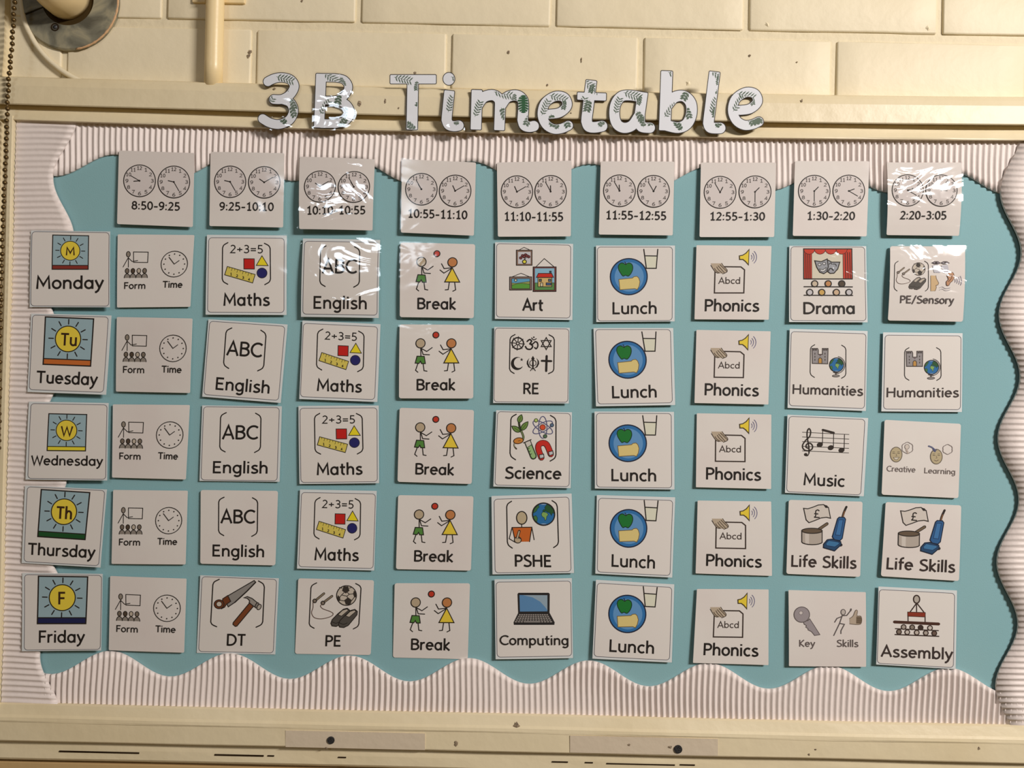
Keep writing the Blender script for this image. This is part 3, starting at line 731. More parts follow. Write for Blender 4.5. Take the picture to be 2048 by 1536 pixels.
def d_computing(a):
    a.fr((100, 45), (912, 33), (112, 885))
    a.fill([(352, 186), (668, 186), (680, 198), (678, 402), (348, 402), (341, 200)], (38, 36, 38))
    a.fill([(362, 210), (655, 212), (655, 382), (367, 384)], (92, 140, 186))
    a.fill([(400, 211), (655, 212), (655, 370), (630, 335), (580, 280), (500, 235)], (150, 172, 188))
    a.fill([(348, 400), (680, 400), (732, 498), (728, 524), (304, 524), (300, 498)], (38, 36, 38))
    for r_ in range(5):
        y = 412 + r_ * 18; x0, x1 = 358 - r_ * 11, 668 + r_ * 11; n = 13
        for k_ in range(n):
            if r_ == 4 and 3 < k_ < 9: continue
            u0, u1 = x0 + (x1 - x0) * k_ / n, x0 + (x1 - x0) * (k_ + .74) / n
            a.fill([(u0, y), (u1, y), (u1 - 1, y + 12), (u0 - 1, y + 12)], (158, 152, 148))
    a.fill([(430, 484), (580, 484), (582, 496), (428, 496)], (158, 152, 148))
    a.text('Computing', (156, 733), (878, 735), 102, wt=.115)
def d_lunch(a):
    a.fr((55, 50), (768, 50), (57, 742)); W = 8
    a.ell((352, 333), 167, 164, (46, 116, 178), (22, 32, 58), 9, n=44); a.ell((356, 335), 132, 134, (98, 152, 204), n=36)
    a.fill(spline([(322, 222), (290, 208), (262, 225), (258, 262), (280, 305), (300, 328), (322, 320), (348, 328), (374, 300), (388, 258), (380, 222), (352, 208), (322, 222)], 3)[:-1], (24, 120, 48), (12, 48, 22), 6)
    a.line(spline([(326, 224), (322, 208), (315, 200)], 3), 6)
    a.fill([(262, 358), (385, 346), (398, 334), (425, 330), (442, 345), (453, 378), (446, 420), (430, 450), (405, 442), (272, 452)], (226, 206, 136), (120, 100, 56), 5)
    a.fill([(497, 145), (606, 145), (600, 256), (511, 256)], (226, 226, 206)); a.line([(487, 85), (511, 258), (600, 258), (613, 85)], W); a.line([(497, 144), (606, 146)], W)
    a.text('Lunch', (205, 672), (606, 672), 108)
def d_phonics(a):
    a.fr((963, 47), (1640, 55), (945, 717)); B_ = (58, 46, 40)
    a.line([(1130, 290), (1125, 480), (1392, 481), (1397, 272), (1364, 245), (1212, 243)], 9, B_)
    a.fill([(1092, 212), (1185, 212), (1200, 222), (1226, 258), (1240, 274), (1236, 294), (1222, 296), (1215, 306), (1195, 304), (1172, 302), (1150, 300), (1128, 284), (1108, 252)], (190, 174, 152))
    for q in ([(1092, 230), (1112, 262), (1135, 292), (1160, 302)], [(1145, 245), (1165, 275), (1195, 300)], [(1158, 235), (1185, 265), (1215, 300)], [(1175, 225), (1205, 255), (1236, 285)], [(1190, 212), (1208, 240), (1238, 270), (1236, 292), (1200, 308)], [(1125, 258), (1140, 280), (1170, 300)]): a.line(spline(q, 3), 5, (66, 54, 46))
    a.text('Abcd', (1158, 398), (1358, 399), 58, (72, 62, 58), .11, 'printed_picture')
    a.fill([(1350, 145), (1378, 140), (1410, 120), (1437, 88), (1432, 226), (1405, 195), (1382, 178), (1352, 178)], (238, 212, 64), (70, 58, 30), 7)
    for r_, h in ((32, .6), (52, .75), (74, .8)): a.line([(1432 + r_ * math.cos(t), 157 + r_ * math.sin(t)) for t in np.linspace(-h, h, 9)], 4.5, (126, 124, 158))
    a.text('Phonics', (1038, 645), (1533, 651), 108)
def d_drama(a):
    a.fr((80, 92), (735, 95), (78, 742)); R_ = (204, 62, 38); L_ = (96, 20, 14)
    a.fill([(202, 118), (612, 118), (612, 375), (202, 375)], (222, 216, 196))
    for x0, x1 in ((202, 270), (536, 612)):
        a.fill([(x0, 118), (x1, 118), (x1, 374), (x0, 374)], R_, L_, 4)
        for k_ in range(1, 4): a.line([(x0 + (x1 - x0) * k_ / 4, 150), (x0 + (x1 - x0) * k_ / 4 + 3, 372)], 7, L_)
    for k_ in range(4):
        cx = 237 + 92 * k_ + 12; pts = [(cx - 48, 120)] + [(cx - 48 * math.cos(t), 120 + 44 * math.sin(t)) for t in np.linspace(0.05, math.pi - .05, 9)] + [(cx + 48, 120)]
        if k_ < 4: a.fill(pts if cx + 48 < 612 else [(min(x, 610), y) for x, y in pts], R_, L_, 4)
    a.line([(202, 118), (612, 118), (612, 375), (202, 375)], 7, K, True)
    gm = (160, 164, 172)
    a.fill([(403, 212), (440, 232), (508, 232), (490, 290), (458, 326), (425, 328), (402, 310)], gm, K, 7)
    a.fill([(296, 220), (350, 228), (402, 205), (410, 270), (396, 315), (372, 330), (338, 318), (312, 275)], gm, K, 7)
    a.ell((336, 252), 14, 11, (210, 212, 216), K, 4, n=14); a.ell((375, 244), 14, 11, (210, 212, 216), K, 4, n=14)
    a.fill([(335, 290), (365, 296), (392, 278), (388, 302), (365, 315), (345, 308)], (214, 216, 218), K, 4)
    a.line(spline([(418, 250), (430, 238), (442, 250)], 3), 5); a.line(spline([(452, 248), (472, 250), (478, 266)], 3), 5); a.line(spline([(412, 306), (422, 288), (442, 290), (452, 304)], 3), 7)
    a.line([(204, 441), (612, 443)], 7); a.line([(204, 514), (613, 516)], 7)
    for x, y, c in ((294, 416, (208, 192, 170)), (408, 416, (198, 142, 92)), (523, 416, (84, 70, 54)), (252, 490, (206, 204, 208)), (353, 490, (212, 174, 98)), (476, 490, (212, 184, 152)), (582, 490, (206, 204, 208))): a.ell((x, y), 26, 26, c, K, 8, n=20)
    a.text('Drama', (198, 674), (627, 674), 100)
def kit(a, line_c=K, lw=6):
    for p, q in (((1355, 247), (1268, 318)), ((1440, 274), (1352, 340))):
        a.line([p, q], 24, line_c); a.line([p, q], 12, (150, 134, 112))
    a.ell((1258, 324), 19, 19, (140, 128, 116), line_c, 8, n=16); a.ell((1344, 346), 19, 19, (140, 128, 116), line_c, 8, n=16)
    a.line(spline([(1240, 340), (1240, 395), (1225, 450), (1255, 500), (1330, 513), (1420, 492), (1452, 462), (1420, 436), (1345, 408), (1318, 378), (1335, 362)], 5), 6, (96, 70, 60))
    c = (1592, 268); r = 104
    a.ell(c, r, r, (206, 196, 182), line_c, 8, n=36)
    def pent(x, y, q, rot): return [(x + q * math.sin(rot + k_ * 2 * math.pi / 5), y - q * math.cos(rot + k_ * 2 * math.pi / 5)) for k_ in range(5)]
    a.fill(pent(1584, 205, 42, math.pi), (56, 50, 46)); a.fill(pent(1608, 330, 42, 0), (56, 50, 46))
    a.fill([(1500, 262), (1524, 285), (1528, 318), (1512, 332), (1494, 296)], (56, 50, 46)); a.fill([(1690, 235), (1670, 215), (1660, 250), (1672, 285), (1692, 290)], (56, 50, 46))
    for q in ([(1565, 238), (1540, 262), (1522, 285)], [(1603, 238), (1622, 255), (1662, 250)], [(1622, 255), (1596, 275), (1540, 262)], [(1596, 275), (1606, 298)], [(1528, 318), (1570, 325)], [(1648, 320), (1674, 285)], [(1545, 190), (1518, 182)], [(1622, 190), (1648, 180)], [(1612, 362), (1600, 372)]): a.line(q, 6, line_c)
    for dx, dy in ((0, 0), (80, 12)):
        P_ = [(1428 + dx, 560 + dy), (1442 + dx, 522 + dy), (1500 + dx, 462 + dy), (1560 + dx, 412 + dy), (1600 + dx, 402 + dy), (1626 + dx, 424 + dy), (1622 + dx, 460 + dy), (1590 + dx, 500 + dy), (1530 + dx, 572 + dy), (1485 + dx, 594 + dy), (1440 + dx, 588 + dy)]
        a.fill(P_, (84, 80, 76), line_c, 7)
        a.fill([(1502 + dx, 470 + dy), (1550 + dx, 424 + dy), (1595 + dx, 410 + dy), (1612 + dx, 424 + dy), (1575 + dx, 455 + dy), (1540 + dx, 485 + dy)], (196, 186, 172), line_c, 5)
        a.line(spline([(1440 + dx, 545 + dy), (1480 + dx, 560 + dy), (1520 + dx, 545 + dy)], 3), 5, (30, 28, 26))
def d_pe(a):
    a.fr((1085, 87), (1880, 108), (1050, 880))
    a.bracket('l', [(1278, 135), (1218, 190), (1200, 560), (1252, 612)], 9); a.bracket('r', [(1688, 142), (1744, 195), (1722, 565), (1663, 622)], 9)
    kit(a); a.text('PE', (1370, 802), (1538, 806), 116)
def d_sensory(a):
    a.fr((940, 95), (1578, 100), (920, 730)); g = (92, 84, 84)
    a.bracket('l', [(1003, 226), (972, 262), (966, 445), (992, 480)], 5); a.bracket('r', [(1226, 226), (1257, 262), (1255, 445), (1230, 480)], 5)
    a.sub = lambda x, y: ((x - 1592) * .52 + 1175, (y - 268) * .52 + 293); a.ssc = .52; kit(a, (80, 72, 70)); a.sub = None
    for x in (1323, 1400):
        a.fill([(x - 34, 262), (x + 22, 258), (x + 34, 325), (x - 18, 325)], (200, 200, 210))
        a.fill([(x - 34, 240), (x - 15, 230), (x + 15, 230), (x + 34, 242), (x + 12, 250), (x - 14, 250)], (150, 140, 150), (70, 62, 66), 5); a.ell((x, 241), 12, 9, (60, 50, 52), n=12)
    a.fill([(1275, 348), (1318, 350), (1322, 375), (1342, 412), (1335, 428), (1320, 432), (1322, 450), (1312, 478), (1275, 480)], (214, 184, 140)); a.line([(1318, 350), (1322, 375), (1342, 412), (1335, 428), (1318, 434), (1322, 450), (1312, 478)], 4, (110, 90, 70))
    a.fill(spline([(1412, 345), (1435, 322), (1465, 325), (1474, 355), (1462, 390), (1440, 410), (1428, 432), (1410, 430), (1408, 400), (1425, 380), (1412, 345)], 3)[:-1], (196, 146, 110), (100, 70, 52), 4)
    a.line(spline([(1425, 350), (1445, 340), (1455, 360), (1440, 385), (1425, 400)], 3), 5, (110, 74, 56))
    for r_ in (30, 48, 66, 84): a.line([(1455 + r_ * math.cos(t), 392 + r_ * math.sin(t)) for t in np.linspace(-.5, .45, 7)], 3.5, (150, 148, 172))
    for y in (452, 470): a.line(spline([(1350, y), (1375, y - 8), (1400, y + 6), (1440, y)], 3), 3, (170, 168, 176))
    a.text('PE/Sensory', (1018, 583), (1476, 588), 64, (88, 80, 80))
def d_dt(a):
    a.fr((55, 55), (880, 87), (18, 870))
    a.bracket('l', [(255, 98), (188, 155), (166, 545), (228, 597)], 10); a.bracket('r', [(667, 115), (729, 180), (712, 548), (642, 607)], 10)
    a.fill([(340, 275), (622, 110), (638, 128), (545, 225), (418, 342), (350, 388), (338, 362)], (150, 146, 142), K, 8); a.line([(638, 128), (545, 225), (418, 342)], 13)
    a.fill([(292, 302), (345, 268), (376, 330), (330, 362), (312, 392), (280, 408)], (116, 62, 34), K, 7)
    a.ell((254, 360), 52, 47, (116, 62, 34), K, 7); a.ell((254, 358), 29, 27, (214, 204, 190), K, 6)
    a.fill([(572, 350), (618, 380), (442, 592), (425, 596), (400, 575), (402, 556)], (128, 70, 38), K, 8)
    a.fill([(514, 292), (550, 280), (600, 300), (655, 345), (640, 395), (612, 380), (570, 345), (575, 325), (552, 300)], (158, 152, 146), K, 8)
    a.ell((652, 374), 16, 30, (140, 134, 128), K, 7, rot=28); a.ell((674, 392), 20, 31, (184, 176, 166), K, 7, rot=28)
    a.text('DT', (335, 798), (537, 803), 124)
def d_hum(a):
    a.fr((83, 800), (748, 820), (65, 1475)); D = (70, 62, 60)
    a.bracket('l', [(297, 936), (260, 975), (257, 1170), (294, 1214)], 6); a.bracket('r', [(526, 940), (562, 980), (561, 1180), (524, 1220)], 6)
    bat = []
    for x0 in (273, 362):
        for k_ in range(3): bat += [(x0 + k_ * 19, 968), (x0 + k_ * 19 + 10, 968), (x0 + k_ * 19 + 10, 982), (x0 + k_ * 19 + 19, 982)]
        bat = bat[:-1]
        if x0 == 273: bat[-1] = (327, 982); bat += [(327, 1018), (362, 1018)]
    a.fill([p for p in bat] + [(410, 985), (407, 1098), (275, 1095)], (152, 148, 150), D, 6)
    a.fill([(328, 1095), (328, 1065)] + [(343 - 15 * math.cos(t), 1065 - 18 * math.sin(t)) for t in np.linspace(.2, 2.94, 6)] + [(358, 1065), (358, 1096)], (196, 148, 74), D, 5)
    for x in (298, 384):
        for y in (1008, 1034, 1060): a.line([(x, y), (x, y + 9)], 6, D)
    a.ell((343, 1026), 6, 6, (150, 120, 130), D, 2, n=10)
    a.line([(482 + 72 * math.cos(t), 1107 + 72 * math.sin(t)) for t in np.linspace(-1.35, 1.75, 14)], 6, (110, 106, 106))
    globe(a, (482, 1107), 60, 5)
    a.line([(478, 1172), (476, 1198)], 7, D); a.ell((477, 1200), 30, 9, (150, 146, 144), D, 4, n=18); a.line([(455, 1170), (500, 1176)], 5, D)
    a.text('Humanities', (107, 1355), (706, 1368), 82, (66, 58, 56))
def d_music(a):
    a.fr((68, 42), (797, 72), (45, 748)); D = (48, 40, 36)
    for k_ in range(5): a.line([(203, 201 + 42 * k_), (626, 221 + 41.5 * k_)], 4.5, D)
    for x, y, t in ((362, 314, 178), (462, 340, 205), (560, 362, 222)): a.ell((x, y), 28, 22, D, rot=-15); a.line([(x + 24, y - 6), (x + 25, t)], 5.5, D)
    a.line([(388, 180), (487, 206)], 20, D)
    a.line(spline([(264, 388), (262, 330), (246, 240), (248, 190), (264, 168), (278, 195), (268, 240), (232, 275), (204, 320), (216, 356), (252, 368), (288, 355), (296, 325), (274, 300), (244, 308), (236, 334), (256, 346)], 4), 12, D)
    a.line(spline([(264, 388), (252, 412), (232, 412)], 4), 7, D); a.ell((234, 402), 16, 14, D)
    a.text('Music', (215, 678), (598, 694), 106)
def cloud(a, c, r, col, n=6):
    a.line([(c[0] + r * (1 + .13 * abs(math.sin(n * t / 2))) * math.cos(t), c[1] + r * (1 + .13 * abs(math.sin(n * t / 2))) * math.sin(t)) for t in np.linspace(0, 2 * math.pi, 41)[:-1]], 5, col, True)
def d_creative(a):
    a.fr((945, 88), (1635, 125), (918, 765)); g = (138, 128, 126); f_ = (190, 176, 142)
    for c, y in (((1048, 403), 1), ((1410, 423), 0)):
        a.ell(c, 53, 67, f_, (110, 100, 86), 6)
        for s_ in (-1, 1): a.line([(c[0] + s_ * 22 - 9, c[1] - 12), (c[0] + s_ * 22 + 9, c[1] - 12)], 5, (100, 90, 76)); a.line([(c[0] + s_ * 22 - 11, c[1] - 24), (c[0] + s_ * 22 + 9, c[1] - 26)], 3, (100, 90, 76))
        a.line([(c[0] - 2, c[1] - 8), (c[0] + 6, c[1] + 12), (c[0] - 6, c[1] + 14)], 3, (110, 96, 80))
        if y: a.fill([(c[0] - 26, c[1] + 26), (c[0] + 28, c[1] + 24), (c[0] + 10, c[1] + 46), (c[0] - 10, c[1] + 46)], (214, 206, 190), (90, 80, 70), 3)
        else: a.line(spline([(c[0] - 18, c[1] + 32), (c[0], c[1] + 40), (c[0] + 18, c[1] + 30)], 3), 4, (100, 80, 70))
    cloud(a, (1150, 343), 46, g); a.ell((1146, 333), 20, 23, (216, 206, 196), g, 4, n=18); a.line([(1140, 360), (1154, 388)], 14, (196, 180, 168)); a.line([(1138, 372), (1156, 372)], 3, g)
    cloud(a, (1512, 357), 40, g)
    a.line(spline([(1342, 327), (1370, 338), (1395, 360)], 3), 11, (104, 108, 140)); a.line([(1382, 352), (1398, 376)], 14, (84, 88, 124)); a.line([(1385, 372), (1412, 362)], 7, (84, 88, 124))
    a.text('Creative', (962, 555), (1221, 566), 52, (120, 110, 108), .11); a.text('Learning', (1301, 572), (1578, 586), 50, (120, 110, 108), .11, 'printed_word#2')
def d_life(a):
    a.fr((80, 812), (747, 828), (58, 1480)); D = (44, 38, 36)
    a.fill([(213, 888), (250, 892), (295, 878), (345, 858), (392, 854), (437, 880), (456, 976), (420, 968), (370, 974), (318, 996), (262, 1017), (236, 992)], (216, 208, 200), D, 7)
    a.fill([(388, 853), (425, 862), (438, 884), (410, 884)], D)
    a.text('£', (300, 972), (364, 976), 76, D, .11, 'printed_picture')
    a.line([(352, 1075), (425, 1026)], 26, D); a.line([(352, 1075), (424, 1027)], 15, (116, 98, 78))
    a.fill([(197, 1090), (380, 1092), (380, 1192)] + [(289 + 92 * math.cos(t), 1190 + 24 * math.sin(t)) for t in np.linspace(.1, math.pi - .1, 9)] + [(197, 1188)], (184, 174, 164), D, 7)
    a.fill([(225, 1115), (262, 1118), (262, 1208), (228, 1204)], (210, 202, 194)); a.ell((289, 1090), 92, 23, (104, 88, 72), D, 7)
    a.line(spline([(560, 985), (575, 930), (592, 890), (600, 874)], 3), 18, D); a.line([(568, 962), (582, 915)], 8, (130, 90, 60))
    a.ell((548, 1214), 14, 12, (60, 50, 44), D, 4, n=12)
    a.fill([(520, 980), (535, 966), (580, 968), (592, 985), (562, 1155), (540, 1176), (492, 1168), (472, 1142)], (44, 96, 150), (22, 36, 62), 7); a.fill([(530, 990), (570, 990), (545, 1130), (500, 1125)], (62, 118, 174), (24, 48, 88), 4)
    a.fill([(394, 1208), (428, 1168), (470, 1162), (548, 1185), (552, 1212), (492, 1268), (392, 1240)], (36, 74, 112), (22, 34, 56), 7); a.fill([(415, 1200), (440, 1175), (530, 1190), (535, 1205), (495, 1232), (418, 1220)], (62, 120, 168), (24, 48, 88), 4)
    a.text('Life Skills', (102, 1413), (690, 1424), 104, (56, 46, 44))
def d_key(a):
    a.fr((92, 162), (925, 185), (97, 982)); D = (96, 88, 88)
    a.fill([(248, 500), (300, 492), (318, 472), (365, 545), (428, 645), (372, 654), (338, 612), (300, 592), (300, 578), (276, 562), (284, 546), (258, 530)], (160, 152, 156), D, 6)
    a.ell((233, 427), 84, 83, (160, 152, 156), D, 7); a.ell((224, 408), 20, 19, (212, 204, 202), D, 3)
    for q in ([(672, 430), (640, 525), (578, 655)], [(645, 525), (692, 535), (655, 605), (655, 635)], [(668, 448), (612, 470), (588, 510)], [(680, 440), (718, 438), (760, 385)]): a.line(q, 9, D)
    a.line([(760, 385), (764, 370)], 17, D); a.ell((679, 402), 24, 30, (196, 188, 182), D, 7)
    a.fill(spline([(748, 472), (785, 445), (806, 395), (822, 378), (834, 395), (828, 442), (868, 446), (880, 490), (866, 534), (815, 538), (750, 530)], 3), (186, 170, 152)); a.line(spline([(748, 472), (785, 445), (806, 395), (822, 378), (834, 395), (828, 442), (868, 446), (880, 490), (866, 534), (815, 538), (750, 530)], 3), 5, (110, 96, 84))
    a.fill([(820, 450), (868, 450), (880, 490), (866, 532), (818, 528)], (120, 104, 86))
    for y in (472, 492, 512): a.line([(826, y), (876, y)], 4, (80, 68, 56))
    a.text('Key', (206, 772), (380, 777), 74, (104, 94, 92)); a.text('Skills', (607, 778), (844, 785), 76, (104, 94, 92), layer='printed_word#2')
def d_assembly(a):
    a.fr((1062, 125), (1908, 168), (1037, 965)); D = (56, 40, 34)
    for q in ([(1470, 300), (1470, 395)], [(1470, 305), (1402, 396)], [(1475, 305), (1550, 402)]): a.line(q, 10, D)
    a.ell((1471, 262), 33, 42, (184, 176, 166), D, 11)
    a.line([(1378, 440), (1378, 505)], 9, D); a.line([(1561, 440), (1561, 508)], 9, D)
    a.fill([(1374, 398), (1564, 404), (1562, 452), (1374, 444)], (140, 52, 34), D, 5)
    a.line([(1232, 506), (1706, 526)], 30, (74, 44, 34)); a.line([(1242, 578), (1702, 597)], 9, D); a.line([(1238, 641), (1706, 658)], 10, D)
    for x, c in ((1330, (170, 160, 150)), (1422, (140, 128, 116)), (1512, (60, 46, 40)), (1612, (208, 200, 192))): a.ell((x, 560 + (x - 1330) * .03), 25, 25, c, D, 9, n=18)
    for x, c in ((1280, (130, 116, 104)), (1368, (206, 198, 190)), (1470, (196, 186, 176)), (1567, (176, 166, 156)), (1657, (110, 90, 80))): a.ell((x, 612 + (x - 1280) * .035), 25, 25, c, D, 9, n=18)
    a.text('Assembly', (1082, 878), (1857, 908), 122, (60, 50, 48))

# ------------------------------------------------------------------ cards
class Card:
    """bilinear patch through four photo corners, each with its own lift off the paper, gently bowed"""
    def __init__(s, quad, lifts, bow, base=Y_PANEL):
        s.c = [P(x, y, base - l) for (x, y), l in zip(quad, lifts)]; s.bow = bow
        s.n = (s.c[1] - s.c[0]).cross(s.c[3] - s.c[0]).normalized()
        if s.n.y > 0: s.n = -s.n
    def pt(s, x, y, off):
        u, v = x / 100, y / 100; c = s.c
        p = c[0] * (1 - u) * (1 - v) + c[1] * u * (1 - v) + c[2] * u * v + c[3] * (1 - u) * v
        bx, by = s.bow
        return p + s.n * (off + bx * 4 * (u * (1 - u)) + by * 4 * (v * (1 - v)))

def sheet(name, card, x0, y0, x1, y1, rad, off, thick, mat, parent):
    ns = [0, rad * .4, rad, 12, 25, 37, 50, 63, 75, 88]
    def lines(a, b):
        r_ = max(rad, .01); ks = [0, r_ * .35, r_ * .7, r_]; w_ = b - a
        return [a + k_ for k_ in ks] + [a + r_ + (w_ - 2 * r_) * k_ / 8 for k_ in range(1, 8)] + [b - k_ for k_ in ks[::-1]]
    X, Y = lines(x0, x1), lines(y0, y1); V = []; F = []
    def rc(x, y):
        cx = min(max(x, x0 + rad), x1 - rad); cy = min(max(y, y0 + rad), y1 - rad); dx, dy = x - cx, y - cy
        if dx and dy:
            l = math.hypot(dx, dy); mm = max(abs(dx), abs(dy)); return cx + dx * mm / l, cy + dy * mm / l
        return x, y
    for y in Y:
        for x in X: V.append(card.pt(*rc(x, y), off))
    nx, ny = len(X), len(Y)
    for j in range(ny - 1):
        for i in range(nx - 1): a = j * nx + i; F.append((a, a + nx, a + nx + 1, a + 1))
    if thick:
        ring = [i for i in range(nx)] + [j * nx + nx - 1 for j in range(1, ny)] + [(ny - 1) * nx + i for i in range(nx - 2, -1, -1)] + [j * nx for j in range(ny - 2, 0, -1)]
        b0 = len(V); V += [V[i] - card.n * thick for i in ring]; n = len(ring)
        for i in range(n): F.append((ring[i], ring[(i + 1) % n], b0 + (i + 1) % n, b0 + i))
        V.append(card.pt((x0 + x1) / 2, (y0 + y1) / 2, off) - card.n * thick)
        for i in range(n): F.append((b0 + i, b0 + (i + 1) % n, b0 + n))
    o = mesh_obj(name, V, F, mat, parent)
    return o

_split_cache = {}
def split_tris(T, lim=7.5):
    out = []
    st = list(T)
    while st:
        ly, t, z, c = st.pop()
        e = [(math.hypot(t[i][0] - t[(i + 1) % 3][0], t[i][1] - t[(i + 1) % 3][1]), i) for i in range(3)]
        l, i = max(e)
        if l <= lim: out.append((ly, t, z, c)); continue
        a, b, d = t[i], t[(i + 1) % 3], t[(i + 2) % 3]; m_ = ((a[0] + b[0]) / 2, (a[1] + b[1]) / 2)
        st.append((ly, [a, m_, d], z, c)); st.append((ly, [m_, b, d], z, c))
    return out

_art = {}
def make_card(quad, design, label, group, border=None, rad=0.0, lifts=None, bow=None, film=True, shiny=False, margin=1.3, soft=False, base=Y_PANEL, name='timetable_card'):
    if lifts is None:
        t = rnd.uniform(.0026, .0036); b = rnd.uniform(.0036, .0052)
        lifts = [t + rnd.uniform(-.0005, .0005), t + rnd.uniform(-.0005, .0005), b, b + rnd.uniform(-.0008, .0008)]
        lifts[3] = lifts[0] + lifts[2] - lifts[1] + rnd.uniform(-.0004, .0004)
    if bow is None: bow = (rnd.uniform(-.0004, .0005), rnd.uniform(-.0004, .0005))
    card = Card(quad, lifts, bow, base)
    root = thing(name, card.pt(50, 50, 0), label, 'card', group)
    sheet('card_sheet', card, 0, 0, 100, 100, rad, 0, .0004, M['paper_margin' if border else 'paper'], root)
    key = design
    if key not in _art:
        a = Art(); design(a); _art[key] = split_tris(a.T)
    T = list(_art[key])
    if border:
        l, t, r, b = border; a = Art(); a.layer = 'printed_border'; q = []
        R_ = 4.2
        for cx, cy, a0 in ((100 - r - R_, t + R_, -90), (100 - r - R_, 100 - b - R_, 0), (l + R_, 100 - b - R_, 90), (l + R_, t + R_, 180)):
            q += [(cx + R_ * math.cos(math.radians(a0 + k_ * 18)), cy + R_ * math.sin(math.radians(a0 + k_ * 18))) for k_ in range(6)]
        a.layer = 'printed_ground'; a.z = -.00009; a._fill(q, (232, 227, 222)); a.layer = 'printed_border'; a.z = 0
        a._stroke(q, .70, (104, 100, 110), True); T += split_tris(a.T)
    lays = {}
    for ly, t, z, c in T: lays.setdefault(ly, []).append((t, z, c))
    for ly, ts in lays.items():
        V = []; F = []; C = []
        for t, z, c in ts:
            ar = (t[1][0] - t[0][0]) * (t[2][1] - t[0][1]) - (t[1][1] - t[0][1]) * (t[2][0] - t[0][0])
            if abs(ar) < 1e-5: continue
            tt = t if ar < 0 else [t[0], t[2], t[1]]
            k_ = len(V); V += [card.pt(x, y, .00016 + z) for x, y in tt]; F.append((k_, k_ + 1, k_ + 2)); C.append(c)
        mesh_obj(ly.split('#')[0], V, F, M['ink'], root, cols=C)
    if film:
        mg = margin
        sheet('laminate_film', card, -mg, -mg, 100 + mg, 100 + mg, max(rad * .5, .6), .0013, 0, M['filmshiny' if shiny else 'filmsoft' if soft else 'film'], root)
    return root

Z3 = lambda *q: q
times = [
 ([(237.8, 301), (389, 306), (385.4, 454), (234.2, 448)], ((65, 40), (618, 58), (52, 578)), (217, 262), (468, 270), (8, 50), (9, 25), 116, '8:50-9:25', (160, 470), (512, 478)),
 ([(421, 303.7), (568.6, 306.4), (566, 455), (418.8, 452)], ((735, 50), (1275, 60), (727, 592)), (880, 270), (1130, 274), (9, 25), (10, 10), 115, '9:25-10:10', (803, 478), (1200, 482)),
 ([(599.5, 313.2), (750, 318.7), (745, 461), (598.5, 458)], ((1388, 85), (1938, 105), (1385, 615)), (1542, 311), (1792, 316), (10, 10), (10, 55), 115, '10:10-10:55', (1447, 514), (1880, 517)),
 ([(804, 318.4), (952, 325), (947.7, 471.3), (801.8, 465)], ((85, 65), (608, 88), (77, 583)), (223, 278), (463, 290), (10, 55), (11, 10), 112, '10:55-11:10', (129, 478), (552, 490)),
 ([(993.8, 325), (1143, 321.2), (1141.7, 472.7), (995.8, 473.3)], ((755, 88), (1282, 75), (762, 612)), (898, 294), (1138, 291), (11, 10), (11, 55), 112, '11:10-11:55', (811, 498), (1231, 494)),
 ([(1201.4, 322.6), (1348.7, 323.2), (1345.5, 470.8), (1197.7, 469)], ((1488, 80), (2008, 82), (1475, 597)), (1620, 289), (1860, 292), (11, 55), (12, 55), 112, '11:55-12:55', (1526, 489), (1948, 493)),
 ([(1401.9, 325), (1552.3, 325), (1548.4, 474), (1399, 474)], ((80, 92), (630, 92), (70, 637)), (221, 310), (477, 307), (12, 55), (1, 30), 117, '12:55-1:30', (148, 515), (551, 516)),
 ([(1590, 321.9), (1738.8, 322.4), (1733.3, 472.8), (1585.6, 471.7)], ((768, 80), (1312, 82), (752, 628)), (909, 301), (1162, 300), (1, 30), (2, 20), 116, '1:30-2:20', (858, 511), (1208, 511)),
 ([(1773.8, 324.6), (1922.8, 325), (1918, 471.7), (1773, 470)], ((1440, 90), (1985, 92), (1437, 622)), (1586, 299), (1834, 300), (2, 20), (3, 5), 115, '2:20-3:05', (1534, 509), (1876, 509)),
]
for i, (quad, fr_, c1, c2, t1, t2, r_, word, p0, p1) in enumerate(times):
    kw = dict(lifts=[.0048, .0048, .0060, .0060], base=Y_PANEL)
    if i == 2: kw = dict(lifts=[.0050, .0046, .0080, .0105], bow=(.0008, .0022), shiny=True, margin=2.6)
    if i == 7: kw = dict(lifts=[.0046, .0048, .0058, .0060], bow=(0, 0), base=Y_PANEL)
    if i == 8: kw = dict(lifts=[.0048, .0048, .0062, .0060], bow=(-.0002, .0026), shiny=True, margin=1.2)
    make_card(quad, d_time(fr_, c1, c2, t1, t2, r_, word, p0, p1), 'white card with two clock faces reading ' + word + ' in the top row', 'clock time cards along the top', rad=2.0, name='clock_card', **kw)
dquads = [[(62, 461), (220, 463), (219.5, 614.5), (59.4, 614)], [(62, 627), (222.7, 631), (212, 789.5), (54.8, 783.8)], [(57.8, 803), (217, 806), (214, 961), (51, 959)],
          [(50, 971), (213.6, 979), (200.6, 1135), (43.4, 1126)], [(44.4, 1146), (205, 1147.8), (202, 1301), (43.7, 1302.5)]]
dnames = ['Monday', 'Tuesday', 'Wednesday', 'Thursday', 'Friday']; dband = ['dark red', 'orange', 'yellow', 'dark green', 'navy']
dbord = [(1.5, 1.5, 1, 1.5), (2.2, 2, 3.5, 3), (3, 2.5, 1.5, 1.5), (3, 1.5, 2.2, 2.2), (3, 2, 1, 1.5)]
for i in range(5):
    make_card(dquads[i], DAYS[i], 'white ' + dnames[i] + ' card with a yellow sun over a ' + dband[i] + ' band', 'day name cards down the left', border=dbord[i], lifts=[.0070, .0070, .0082, .0082], name='day_card')
